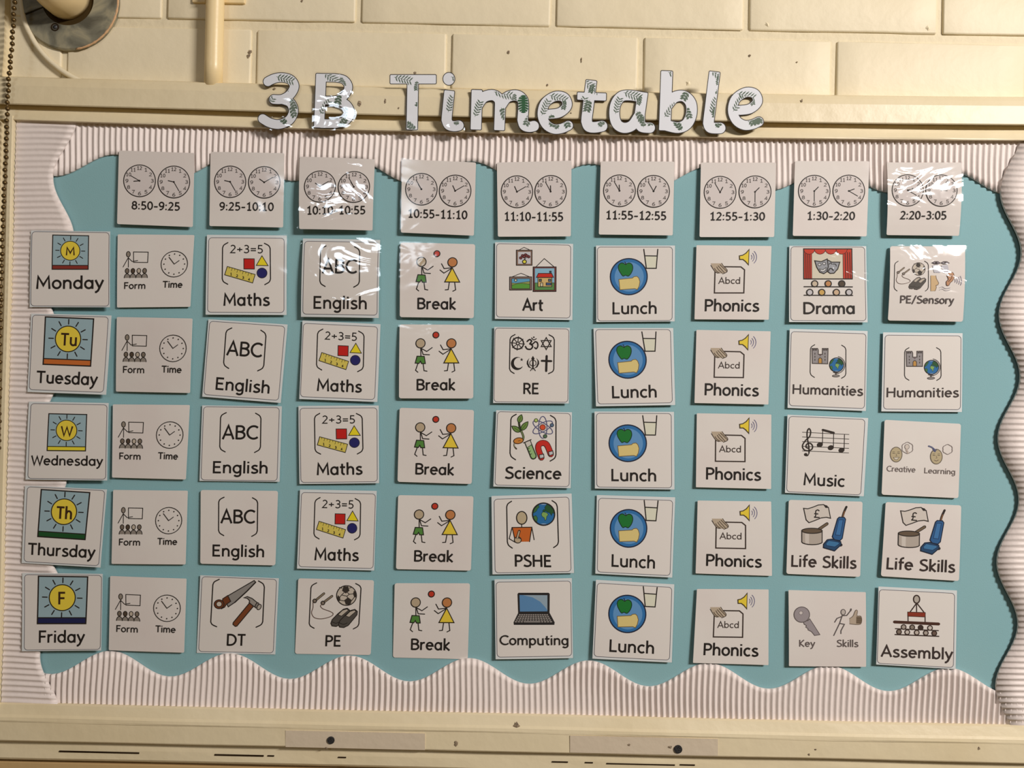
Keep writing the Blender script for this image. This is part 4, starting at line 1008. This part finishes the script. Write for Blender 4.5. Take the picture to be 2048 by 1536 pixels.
forms = [[(235.5, 468.7), (388.6, 470), (380.6, 613.6), (234, 615)], [(233.7, 634), (385, 637), (380, 786), (231.8, 783)], [(225.7, 808.7), (379.5, 810), (371.5, 959), (224, 955)],
         [(226.4, 979.8), (375.4, 981.4), (371, 1129), (223, 1127.7)], [(220.3, 1152), (373, 1157.3), (368, 1305.4), (217.6, 1300.4)]]
GL = 'lesson cards on the blue paper'
for i in range(5):
    kw = dict(lifts=[.0032, .0032, .0048, .0048]) if i == 4 else {}
    if i == 1: kw = dict(shiny=True)
    make_card(forms[i], d_form, 'white Form Time card with teacher and clock in the ' + dnames[i] + ' row', GL, rad=1.5, **kw)
FLAT = [.0014, .0014, .0014, .0014]
cells = [
 (1, 'Maths', d_maths, [(414, 469.6), (573.4, 471), (573, 630), (411.2, 629.3)], (2.5, 3.6, 3, 3), 'card with red square and ruler'),
 (1, 'English', d_english, [(606, 477), (760.2, 480), (757.3, 636), (602, 633.6)], (2.5, 3.5, 2, 3.5), 'glossy card with bracketed ABC'),
 (1, 'Break', d_break, [(801, 485), (950.4, 488.4), (947.5, 636.4), (799.5, 634.2)], None, 'card of two stick children with ball'),
 (1, 'Art', d_art, [(990.3, 484.4), (1146.3, 487.7), (1144.8, 640), (989.8, 637.8)], (2, 1.8, 3, 2.5), 'card with three hanging pictures'),
 (1, 'Lunch', d_lunch, [(1192, 491), (1350, 491), (1349.3, 642.7), (1192.6, 644)], (1.8, 2, 3.2, 1.4), 'card with blue plate and glass'),
 (1, 'Phonics', d_phonics, [(1393, 490.4), (1543, 492), (1537.5, 639.4), (1389, 638.7)], None, 'card with yellow loudspeaker and page'),
 (1, 'Drama', d_drama, [(1578.8, 491.6), (1732.3, 492.3), (1735.3, 644.6), (1578.3, 644)], (2, 1.2, 2, 2), 'card with red curtains and masks'),
 (1, 'PE/Sensory', d_sensory, [(1780.3, 492.3), (1930, 493.4), (1925.7, 643.5), (1775.7, 641)], None, 'shiny card with football, nose and ear'),
 (2, 'English', d_english, [(416.9, 638.4), (575, 649), (561.3, 805.9), (404.4, 793.3)], (2, 2.5, 3, 3), 'tilted card with bracketed ABC'),
 (2, 'Maths', d_maths, [(604.9, 641), (761, 648.4), (754.6, 804), (598.5, 798)], (1.5, 3.5, 3.5, 3), 'card with red square and ruler'),
 (2, 'Break', d_break, [(799.3, 648.8), (947.6, 649.7), (946.4, 797), (798, 796.7)], None, 'card of two stick children with ball'),
 (2, 'RE', d_re, [(988.5, 653.7), (1139.7, 655.5), (1137.5, 806.9), (986.3, 806)], (1.2, 1.6, 1.2, 1.6), 'card with six black faith symbols'),
 (2, 'Lunch', d_lunch, [(1187, 656), (1346.4, 656), (1350.4, 810), (1192, 812.7)], (2.5, 2, 3.5, 3), 'card with blue plate and glass'),
 (2, 'Phonics', d_phonics, [(1393, 659.7), (1541.4, 662.6), (1536.8, 809), (1389, 806)], None, 'card with yellow loudspeaker and page'),
 (2, 'Humanities', d_hum, [(1579.5, 657.5), (1735.3, 662), (1731.8, 822), (1575.2, 815.8)], (2, 3.5, 2, 3), 'card with castle, the left of two'),
 (2, 'Humanities', d_hum, [(1766.3, 664.6), (1925.2, 666.4), (1923.8, 824), (1762.8, 822.8)], (2.5, 3.5, 2, 3), 'card with castle, the right of two'),
 (3, 'English', d_english, [(404.4, 810.7), (563.6, 812.5), (559, 963.6), (399, 961.8)], (2, 1.8, 3, 1.4), 'card with bracketed ABC'),
 (3, 'Maths', d_maths, [(596.9, 811.8), (757.3, 811), (758, 966.3), (599, 968)], (2, 3, 2, 2), 'card with red square and ruler'),
 (3, 'Break', d_break, [(799.4, 815.5), (948, 820), (943.4, 968), (795, 963.6)], None, 'card of two stick children with ball'),
 (3, 'Science', d_science, [(992.5, 820.4), (1144, 824.5), (1141.3, 976.3), (986.7, 973)], (2, 1.8, 2, 2), 'card with seedling, atom and magnet'),
 (3, 'Lunch', d_lunch, [(1189, 823), (1348, 823.7), (1349, 979), (1189.8, 977)], (2.4, 2.2, 3.5, 2), 'card with blue plate and glass'),
 (3, 'Phonics', d_phonics, [(1393.7, 826.5), (1542.7, 829), (1542.3, 978), (1391.9, 974.5)], None, 'card with yellow loudspeaker and page'),
 (3, 'Music', d_music, [(1575, 829.3), (1736.4, 836), (1727.5, 992.6), (1570, 985.6)], (2, 2, 4, 1.6), 'card with treble clef and notes'),
 (3, 'Creative Learning', d_creative, [(1769.2, 839.5), (1921.9, 847.7), (1916.8, 996.4), (1763.2, 989.3)], None, 'card with two faces and clouds'),
 (4, 'English', d_english, [(401.4, 980), (555.9, 981.8), (550.6, 1130.8), (400.5, 1127.4)], None, 'borderless card with bracketed ABC'),
 (4, 'Maths', d_maths, [(600, 978.9), (753.4, 981.8), (748.2, 1141), (594, 1137.2)], (2.2, 3.8, 1.4, 2.5), 'card with red square and ruler'),
 (4, 'Break', d_break, [(796.4, 990.3), (947, 992.5), (941.8, 1141.3), (792, 1138.3)], None, 'card of two stick children with ball'),
 (4, 'PSHE', d_pshe, [(982.9, 992), (1143.3, 987), (1148, 1146), (985, 1148.8)], (3.3, 4.2, 3.5, 2), 'card with orange figure and globe'),
 (4, 'Lunch', d_lunch, [(1193.7, 990), (1350.4, 994.6), (1344.5, 1155.2), (1190.7, 1147.2)], (2.5, 4, 3, 2.4), 'card with blue plate and glass'),
 (4, 'Phonics', d_phonics, [(1395.3, 1001), (1542.3, 1003), (1544, 1151.8), (1391.2, 1146.8)], None, 'card with yellow loudspeaker and page'),
 (4, 'Life Skills', d_life, [(1577.7, 999.7), (1725.3, 1003.3), (1720.5, 1153.8), (1572.8, 1147.6)], None, 'card with pan and vacuum, left of two'),
 (4, 'Life Skills', d_life, [(1771.4, 1004), (1922.5, 1010.8), (1918, 1162), (1761.9, 1152.4)], None, 'card with pan and vacuum, right of two'),
 (5, 'DT', d_dt, [(400.5, 1150.5), (557.6, 1156.6), (550.5, 1309), (393.4, 1305.7)], (2.5, 1.6, 2.6, 2), 'card with saw and hammer'),
 (5, 'PE', d_pe, [(596.6, 1156.6), (748, 1160.6), (741.4, 1310), (590, 1307.6)], None, 'card with football, rope and shoes'),
 (5, 'Break', d_break, [(789.4, 1166.4), (940, 1166.7), (935.6, 1318.4), (785.9, 1315)], None, 'card of two stick children, corner under border'),
 (5, 'Computing', d_computing, [(989, 1158.6), (1143.7, 1156.3), (1146, 1316), (991.3, 1318.5)], (2, 3.5, 1.6, 2.7), 'card with an open black laptop'),
 (5, 'Lunch', d_lunch, [(1191.9, 1159.5), (1348.6, 1168.7), (1343.6, 1325), (1184.8, 1317.2)], (2, 4, 3, 3), 'card with blue plate and glass'),
 (5, 'Phonics', d_phonics, [(1394, 1178), (1537.3, 1179), (1537, 1330.3), (1386, 1325.8)], None, 'card with yellow loudspeaker and page'),
 (5, 'Key Skills', d_key, [(1577, 1180), (1731.6, 1184.3), (1732.2, 1333.7), (1578, 1332.2)], None, 'card with grey key and runner'),
 (5, 'Assembly', d_assembly, [(1757, 1173), (1914, 1181), (1911.3, 1338.3), (1752.4, 1329)], (1.2, 3.8, 3, 1.8), 'card with speaker above rows of heads'),
]
for row, word, des, quad, bord, desc in cells:
    kw = {}
    if row == 5 and word in ('DT', 'PE', 'Break'): kw = dict(lifts=[.0030, .0030, .0009, .0009], bow=(0, 0))
    elif row == 5: kw = dict(lifts=[.0036, .0034, .0052, .0052])
    if word == 'PE/Sensory': kw = dict(lifts=[.0036, .0036, .0066, .0060], bow=(.0006, .0018), shiny=True)
    if word == 'English' and row == 1: kw = dict(lifts=[.0036, .0036, .0074, .0066], bow=(.0008, .0018), shiny=True, margin=2)
    if word == 'Break' and row in (1, 2): kw = dict(lifts=[.0034, .0034, .0056, .0056], bow=(.0004, .0010), soft=True)
    if word == 'Drama': kw = dict(shiny=True, margin=1.8)
    make_card(quad, des, 'white ' + word + ' ' + desc + ', ' + dnames[row - 1] + ' row', GL, border=bord, rad=0.4 if bord else (1.0 if word in ('Phonics', 'Key Skills') else 3.0), **kw)

# ------------------------------------------------------------------ title letters
ZS = 2048 / 550
def zp(pts, ox): return [(ox + x / ZS, 100 + y / ZS) for x, y in pts]
def seg_field(X, Y, paths, shrink=3.0):
    """signed distance (pixels) to thick strokes with nearly square ends"""
    D = np.full(X.shape, 1e3)
    for pts, w_ in paths:
        n = len(pts)
        for i in range(n - 1):
            a, b = pts[i], pts[i + 1]; L_ = math.hypot(b[0] - a[0], b[1] - a[1])
            if L_ < 1e-6: continue
            ux, uy = (b[0] - a[0]) / L_, (b[1] - a[1]) / L_
            t = (X - a[0]) * ux + (Y - a[1]) * uy; q = np.abs(-(X - a[0]) * uy + (Y - a[1]) * ux)
            t0 = shrink if i == 0 else 0; t1 = L_ - (shrink if i == n - 2 else 0)
            if t1 < t0: t0 = t1 = (t0 + t1) / 2
            dx = np.maximum(t0 - t, t - t1); dy = q - (w_ - shrink)
            d = np.hypot(np.maximum(dx, 0), np.maximum(dy, 0)) + np.minimum(np.maximum(dx, dy), 0) - shrink
            D = np.minimum(D, d)
            if i: D = np.minimum(D, np.hypot(X - a[0], Y - a[1]) - w_)
    return D
def field_mesh(X, Y, D, at, wall_=0.0):
    """region D<=0 as polygons (runs of full cells merged); at(px,py,depth_index)->Vector"""
    V = []; F = []; cache = {}
    def vid(x, y, k_=0):
        key = (round(x, 3), round(y, 3), k_)
        if key not in cache: cache[key] = len(V); V.append(at(x, y, k_))
        return cache[key]
    ny, nx = D.shape; In = D <= 0
    full = In[:-1, :-1] & In[1:, :-1] & In[:-1, 1:] & In[1:, 1:]
    none = ~(In[:-1, :-1] | In[1:, :-1] | In[:-1, 1:] | In[1:, 1:])
    for j in range(ny - 1):
        if none[j].all(): continue
        i = 0
        while i < nx - 1:
            if none[j, i]: i += 1; continue
            if full[j, i]:
                k_ = i
                while k_ < nx - 1 and full[j, k_] and k_ - i < 24: k_ += 1
                y0, y1 = Y[j, 0], Y[j + 1, 0]; x0, x1 = X[0, i], X[0, k_]
                F.append((vid(x0, y0), vid(x0, y1), vid(x1, y1), vid(x1, y0))); i = k_; continue
            cs = [(i, j), (i, j + 1), (i + 1, j + 1), (i + 1, j)]; poly = []; cr = []
            for a_ in range(4):
                p, q = cs[a_], cs[(a_ + 1) % 4]; dp, dq = D[p[1], p[0]], D[q[1], q[0]]
                if dp <= 0: poly.append((X[0, p[0]], Y[p[1], 0]))
                if (dp <= 0) != (dq <= 0):
                    t = dp / (dp - dq); c = (X[0, p[0]] + (X[0, q[0]] - X[0, p[0]]) * t, Y[p[1], 0] + (Y[q[1], 0] - Y[p[1], 0]) * t)
                    poly.append(c); cr.append(c)
            ids = []
            for c in poly:
                v = vid(*c)
                if v not in ids: ids.append(v)
            if len(ids) >= 3: F.append(tuple(ids))
            if wall_ and len(cr) == 2:
                a_, b_ = vid(*cr[0]), vid(*cr[1])
                if a_ != b_: F.append((a_, b_, vid(*cr[1], 1), vid(*cr[0], 1)))
            i += 1
    return V, F
def capsule(X, Y, a, b, r0, r1=None):
    r1 = r0 if r1 is None else r1
    L2 = max((b[0] - a[0]) ** 2 + (b[1] - a[1]) ** 2, 1e-9); t = np.clip(((X - a[0]) * (b[0] - a[0]) + (Y - a[1]) * (b[1] - a[1])) / L2, 0, 1)
    return np.hypot(X - a[0] - t * (b[0] - a[0]), Y - a[1] - t * (b[1] - a[1])) - (r0 + (r1 - r0) * t)
def sprig(X, Y, D, o, ang, L_, n, leaf, wd, sw=.35):
    ca, sa = math.cos(ang), math.sin(ang)
    D = np.minimum(D, capsule(X, Y, o, (o[0] + ca * L_, o[1] + sa * L_), sw))
    for k_ in range(n):
        t = (k_ + .6) / n * L_; p = (o[0] + ca * t, o[1] + sa * t); l = leaf * (1 - .35 * abs(2 * k_ / n - .9))
        for s_ in (1, -1):
            an = ang + s_ * .95; m_ = (p[0] + math.cos(an) * l * .55, p[1] + math.sin(an) * l * .55); e = (p[0] + math.cos(an) * l, p[1] + math.sin(an) * l)
            D = np.minimum(D, capsule(X, Y, p, m_, wd * .35, wd)); D = np.minimum(D, capsule(X, Y, m_, e, wd, wd * .25))
    return D
SPL = lambda *p: spline(p, 6)
EP = [(285, 478), (370, 466), (425, 415), (405, 355), (335, 345), (262, 395), (240, 480), (268, 553), (325, 588), (385, 584), (440, 560)]
sh = lambda pts, dx, dy: [(x + dx, y + dy) for x, y in pts]
letters = [
 ('3', 500, [(SPL((128, 238), (180, 213), (240, 205), (302, 222), (330, 270), (300, 330), (240, 366), (170, 367)), 38), (SPL((235, 366), (300, 392), (324, 455), (292, 522), (220, 553), (150, 543), (88, 508)), 38)], 'glossy white leaf-patterned numeral 3 at the left end of the title'),
 ('B', 500, [([(530, 172), (514, 582)], 42), ([(530, 206)] + SPL((630, 207), (700, 222), (733, 275), (702, 342), (640, 374)) + [(525, 375)], 34), (SPL((640, 375), (715, 405), (746, 466), (712, 526), (640, 548)) + [(516, 548)], 36)], 'glossy white leaf-patterned capital B after the numeral 3'),
 ('T', 500, [([(1040, 218), (1390, 218)], 37), ([(1213, 200), (1206, 597)], 45)], 'white leaf-patterned capital T opening the second title word'),
 ('i', 500, [(E(1481, 215, 10, 13, 0, 390), 37), ([(1486, 298), (1466, 490)] + SPL((1464, 520), (1480, 556), (1520, 568), (1558, 562)), 42)], 'white leaf-patterned letter i with separate dot in the title'),
 ('m', 500, [([(1690, 293), (1682, 597)], 44), (SPL((1695, 410), (1740, 352), (1810, 336), (1858, 372), (1862, 440)) + [(1856, 602)], 43), (SPL((1870, 410), (1915, 352), (1985, 338), (2030, 372), (2036, 440)) + SPL((2030, 520), (2044, 560), (2080, 572), (2117, 566)), 43)], 'white letter m with a dark green monstera leaf in the title'),
 ('e', 1020, [(SPL(*EP), 39)], 'white leaf-patterned letter e between m and t of the title'),
 ('t', 1020, [([(607, 222), (572, 500)] + SPL((570, 530), (586, 568), (630, 576), (692, 566)), 44), ([(497, 342), (720, 350)], 32)], 'white leaf-patterned letter t in the middle of the title'),
 ('a', 1020, [(SPL((985, 352), (900, 338), (830, 346), (786, 405), (778, 490), (800, 555), (852, 580), (912, 560), (960, 490)), 42), ([(990, 310), (966, 480)] + SPL((966, 530), (980, 572), (1050, 580)), 42)], 'white leaf-patterned letter a between t and b of the title'),
 ('b', 1020, [([(1168, 152), (1152, 603)], 47), (SPL((1172, 410), (1225, 352), (1295, 344), (1346, 395), (1350, 480), (1315, 552), (1250, 578), (1160, 560)), 44)], 'white leaf-patterned tall letter b in the title'),
 ('l', 1020, [([(1525, 158), (1480, 520)] + SPL((1478, 545), (1496, 578), (1574, 582)), 44)], 'white leaf-patterned letter l near the end of the title'),
 ('e', 1020, [(SPL(*sh(EP, 1418, -29)), 39)], 'white leaf-patterned letter e closing the title'),
]
for li, (ch, ox, paths, label) in enumerate(letters):
    pw = [(zp(p, ox), w_ / ZS) for p, w_ in paths]
    allp = [q for p, _ in pw for q in p]; x0, x1 = min(p[0] for p in allp) - 20, max(p[0] for p in allp) + 20; y0, y1 = min(p[1] for p in allp) - 20, max(p[1] for p in allp) + 20
    r = random.Random(40 + li); yb = -.0262; tiltx = r.uniform(-.010, .010); shiny = li in (0, 1, 3)
    xc, yc = (x0 + x1) / 2, (y0 + y1) / 2
    root = thing('title_letter', P(xc, yc, yb), label, 'letter', 'title letters over the top rail')
    def at_(off, thick=.0005, _xc=xc, _yc=yc, _t=tiltx, _b=yb):
        def f(x, y, k_):
            d = _b - .0006 - abs(_t) * .06 - _t * (x - _xc) * S - .03 * 0 + (0 if not shiny else -.0012 * math.cos((y - _yc) / 40))
            return P(x, y, d - off + (thick if k_ else 0))
        return f
    h = 1.0
    X, Y = np.meshgrid(np.arange(x0, x1, h), np.arange(y0, y1, h))
    D = seg_field(X, Y, pw)
    V, F = field_mesh(X, Y, D - .2, at_(0), 1); mesh_obj('letter_outline', V, F, M['letteredge'], root)['label'] = 'thin black printed outline'
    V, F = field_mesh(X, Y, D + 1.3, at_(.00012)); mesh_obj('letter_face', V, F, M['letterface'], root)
    h = .6
    Xf, Yf = np.meshgrid(np.arange(x0, x1, h), np.arange(y0, y1, h)); Df = seg_field(Xf, Yf, pw) + 2.2
    Lf = np.full(Xf.shape, 1e3)
    xa, ya, xb, yb_ = x0 + 18, y0 + 18, x1 - 18, y1 - 18; cx_ = xc
    spots = [(xa + (xb - xa) * r.uniform(.1, .5), ya + r.uniform(0, 8), r.uniform(.1, .7), 34, 6, 13, 1.1), (xa + (xb - xa) * r.uniform(.3, .9), ya + 38 + r.uniform(0, 8), r.uniform(1.0, 2.4), 22, 4, 10, 2.0),
             (xa + r.uniform(0, 10), yb_ - 30, r.uniform(-1.3, -.8), 32, 6, 11, 1.1), (xb - r.uniform(5, 14), ya + (yb_ - ya) * .6, r.uniform(1.2, 2.0), 22, 4, 9, 1.9),
             (xa + (xb - xa) * r.uniform(.3, .8), yb_ - 3, r.uniform(-2.6, -.6), 20, 4, 9, 1.9), (xa + (xb - xa) * r.uniform(.5, .9), ya + 10, r.uniform(1, 2), 18, 5, 7, 1.2)]
    for sx, sy, an, L_, n_, lf, wd in spots: Lf = sprig(Xf, Yf, Lf, (sx, sy), an, L_, n_, lf, wd * 1.25)
    V, F = field_mesh(Xf, Yf, np.maximum(Lf, Df), at_(.00022)); mesh_obj('leaf_print', V, F, M['leaf'], root)['label'] = 'grey green fern and leaf print'
    if ch == 'm':
        c = (1047, 208); Mo = np.hypot((Xf - c[0]) / 12.5, (Yf - c[1]) / 18) * 13 - 13
        for k_ in range(-3, 4):
            for s_ in (1, -1):
                p = (c[0] + s_ * 3, c[1] + k_ * 4.6); q = (c[0] + s_ * 15, c[1] + k_ * 6.4 + 3)
                Mo = np.maximum(Mo, -capsule(Xf, Yf, p, q, .3, 1.3))
        V, F = field_mesh(Xf, Yf, np.maximum(Mo, Df - .5), at_(.0003)); mesh_obj('monstera_print', V, F, M['leafdark'], root)['label'] = 'dark green monstera leaf print'
    V, F = field_mesh(X, Y, D - (3.6 if shiny else 2.4), at_(.0005)); mesh_obj('laminate_film', V, F, M['filmshiny' if shiny else 'film'], root)

# ------------------------------------------------------------------ pipe with wall plate
pc = P(140, 3, -.002)
pipe = thing('wall_pipe', P(137, -3, 0), 'cream painted pipe elbow rising from the wall in the top left corner', 'pipe')
R_P = 45 * S
def arc_pts():
    c = P(137, -3, 0); out = []
    for k_ in range(4): out.append((c.x, -.002 - .006 * k_, c.z + .000))
    yb = -.020
    for k_ in range(1, 10):
        t = math.pi / 2 * k_ / 9; rr = .030
        out.append((c.x, yb - rr * math.sin(t), c.z + rr * (1 - math.cos(t))))
    for k_ in range(1, 8): out.append((c.x, yb - .030, c.z + .030 + .02 * k_))
    return out
V, F = tube(arc_pts(), R_P, 28); mesh_obj('elbow', V, F, M['conduit'], pipe, True)
plate = thing('wall_plate', pc, 'round grey patchy metal wall plate round the cream pipe', 'plate')
def annulus(r0, r1, t0, t1, y0, y1, n=60, ecc=(0, 0)):
    V = []; F = []
    for i in range(n + 1):
        t = t0 + (t1 - t0) * i / n; cx, sx = math.cos(t), math.sin(t)
        ri = r0; V += [(pc.x + ecc[0] + ri * cx, y1, pc.z + ecc[1] + ri * sx), (pc.x + ecc[0] + ri * cx, y0, pc.z + ecc[1] + ri * sx), (pc.x + (r1 - .0015) * cx, y0, pc.z + (r1 - .0015) * sx), (pc.x + r1 * cx, y0 + .0015, pc.z + r1 * sx), (pc.x + r1 * cx, y1, pc.z + r1 * sx)]
    for i in range(n):
        for j in range(4): q = i * 5 + j; F.append((q, q + 1, q + 6, q + 5))
    F.append((0, 1, 2, 3, 4)); F.append(tuple(n * 5 + k_ for k_ in (4, 3, 2, 1, 0)))
    return V, F
g0 = math.radians(199)
V, F = annulus(52 * S, 99 * S, g0 + .03, g0 + .03 + math.radians(176), -.0050, .001, ecc=(-.001, .001)); mesh_obj('plate_half', V, F, M['ring'], plate)
V, F = annulus(52 * S, 99 * S, g0 + .03 + math.radians(178), g0 - .012 + 2 * math.pi, -.0058, .001, ecc=(-.001, .001)); mesh_obj('plate_half', V, F, M['ring'], plate)
V, F = tube([(pc.x, .002, pc.z), (pc.x, -.0015, pc.z)], 54 * S, 32); mesh_obj('hole_shadow_gap', V, F, M['pipehole'], plate)
sc_ = P(110, 54, -.0052)
bm = bmesh.new(); bmesh.ops.create_uvsphere(bm, u_segments=16, v_segments=8, radius=4.2 * S)
for v in bm.verts: v.co.y *= .45; v.co += sc_
bm_obj('screw', bm, M['screw'], plate, True)
V, F = tube([sc_ + Vector((7 * S * math.cos(t), 0, 7 * S * math.sin(t))) for t in np.linspace(0, 2 * math.pi, 19)], .0007, 6); mesh_obj('screw_recess', V, F, M['dark'], plate)
# rusty rim of flaking paint
V, F = tube([(pc.x + 98.5 * S * math.cos(t), -.0042, pc.z + 98.5 * S * math.sin(t)) for t in np.linspace(math.radians(-80), math.radians(8), 24)], [.0008 + .0006 * math.sin(k_ * 1.3) ** 2 for k_ in range(24)], 8)
mesh_obj('flaking_rim', V, F, simple('peeling_paint', (206, 168, 128), .6, .3, bump=[(200, .001)]), plate, True)['label'] = 'peach coloured flaking paint on the rim'

# cable
cp = [P(x, y, -.0045) for x, y in spline([(38, -30), (46, 30), (62, 72), (88, 110), (122, 140), (160, 162), (200, 178)], 6)]
V, F = tube(cp, 5.2 * S, 10); o = mesh_obj('cable', V, F, M['brick'], None, True); tag(o, 'cream painted cable curving down under the grey wall plate', 'cable')
# conduit and saddle
cdt = thing('conduit', P(429, 80, 0), 'vertical cream painted conduit standing on the top rail', 'conduit')
xa_ = P(429, 80, -.012).x; z0_, z1_ = P(429, 176, -.012).z, P(429, -100, -.012).z
V, F = tube([(xa_, -.0125, z0_ + (z1_ - z0_) * k_ / 6) for k_ in range(7)], 17.3 * S, 28); mesh_obj('tube', V, F, M['conduit'], cdt, True)
sad = thing('pipe_saddle', P(429, 0, 0), 'cream painted saddle clip holding the conduit at the top edge', 'clip')
zs0, zs1 = P(429, 8, -.003).z, P(429, -34, -.003).z
bm = box_bm(P(385, 0, -.003).x, P(412, 0, -.003).x, -.0045, -.0002, zs0 + .001, zs1, .001); bm_obj('foot', bm, M['conduit'], sad)
bm = box_bm(P(446, 0, -.003).x, P(490, 0, -.003).x, -.0045, -.0002, zs0 + .001, zs1, .001); bm_obj('foot', bm, M['conduit'], sad)
V = []; F = []
for k_ in range(17):
    t = math.pi * k_ / 16
    for rr in (18 * S, 20.5 * S):
        for z in (zs0 + .0035, zs1): V.append((xa_ + rr * math.cos(t), -.0125 - rr * math.sin(t), z))
for k_ in range(16):
    q = k_ * 4; F += [(q, q + 1, q + 5, q + 4), (q + 2, q + 6, q + 7, q + 3), (q, q + 4, q + 6, q + 2), (q + 1, q + 3, q + 7, q + 5)]
mesh_obj('strap', V, F, M['conduit'], sad, True)

# window architrave at the far left edge
for nm, pts, y in (('trim_1', [(-120, -60), (11, -60), (8, 92), (4, 152), (-120, 152)], -.010),):
    V = [P(x, yy, y) for x, yy in pts] + [P(x, yy, y) + Vector((0, -y + .002, 0)) for x, yy in pts]; n = len(pts)
    F = [tuple(range(n))[::-1]] + [(i, (i + 1) % n, n + (i + 1) % n, n + i) for i in range(n)]
    tag(mesh_obj(nm, V, F, M['wood']), kind='structure')

# bead chain
ch_ = thing('bead_chain', P(14, 260, -.032), 'brass coloured ball chain of a blind hanging at the left edge', 'chain')
line = spline([(30, -20), (27, 40), (23, 100), (17, 165), (14, 235), (11, 330), (6, 440), (2, 600), (-3, 900)], 40)
bm = bmesh.new(); bmesh.ops.create_icosphere(bm, subdivisions=2, radius=4.5 * S)
me = bpy.data.meshes.new('bead'); bm.to_mesh(me); bm.free(); me.materials.append(M['chain']); me.polygons.foreach_set('use_smooth', [True] * len(me.polygons))
acc = 0; last = line[0]; cpts = [P(*line[0], -.032)]; nb = 0
for q in line[1:]:
    acc += math.hypot(q[0] - last[0], q[1] - last[1]); last = q
    if acc >= 11.1:
        acc = 0; p = P(q[0] + .8 * math.sin(nb * 1.7), q[1], -.032); nb += 1
        b = bpy.data.objects.new('bead', me); COL.objects.link(b); b.parent = ch_; b.location = p - ch_.location; cpts.append(p)
V, F = tube(cpts, .0006, 6); mesh_obj('cord', V, F, M['cord'], ch_)
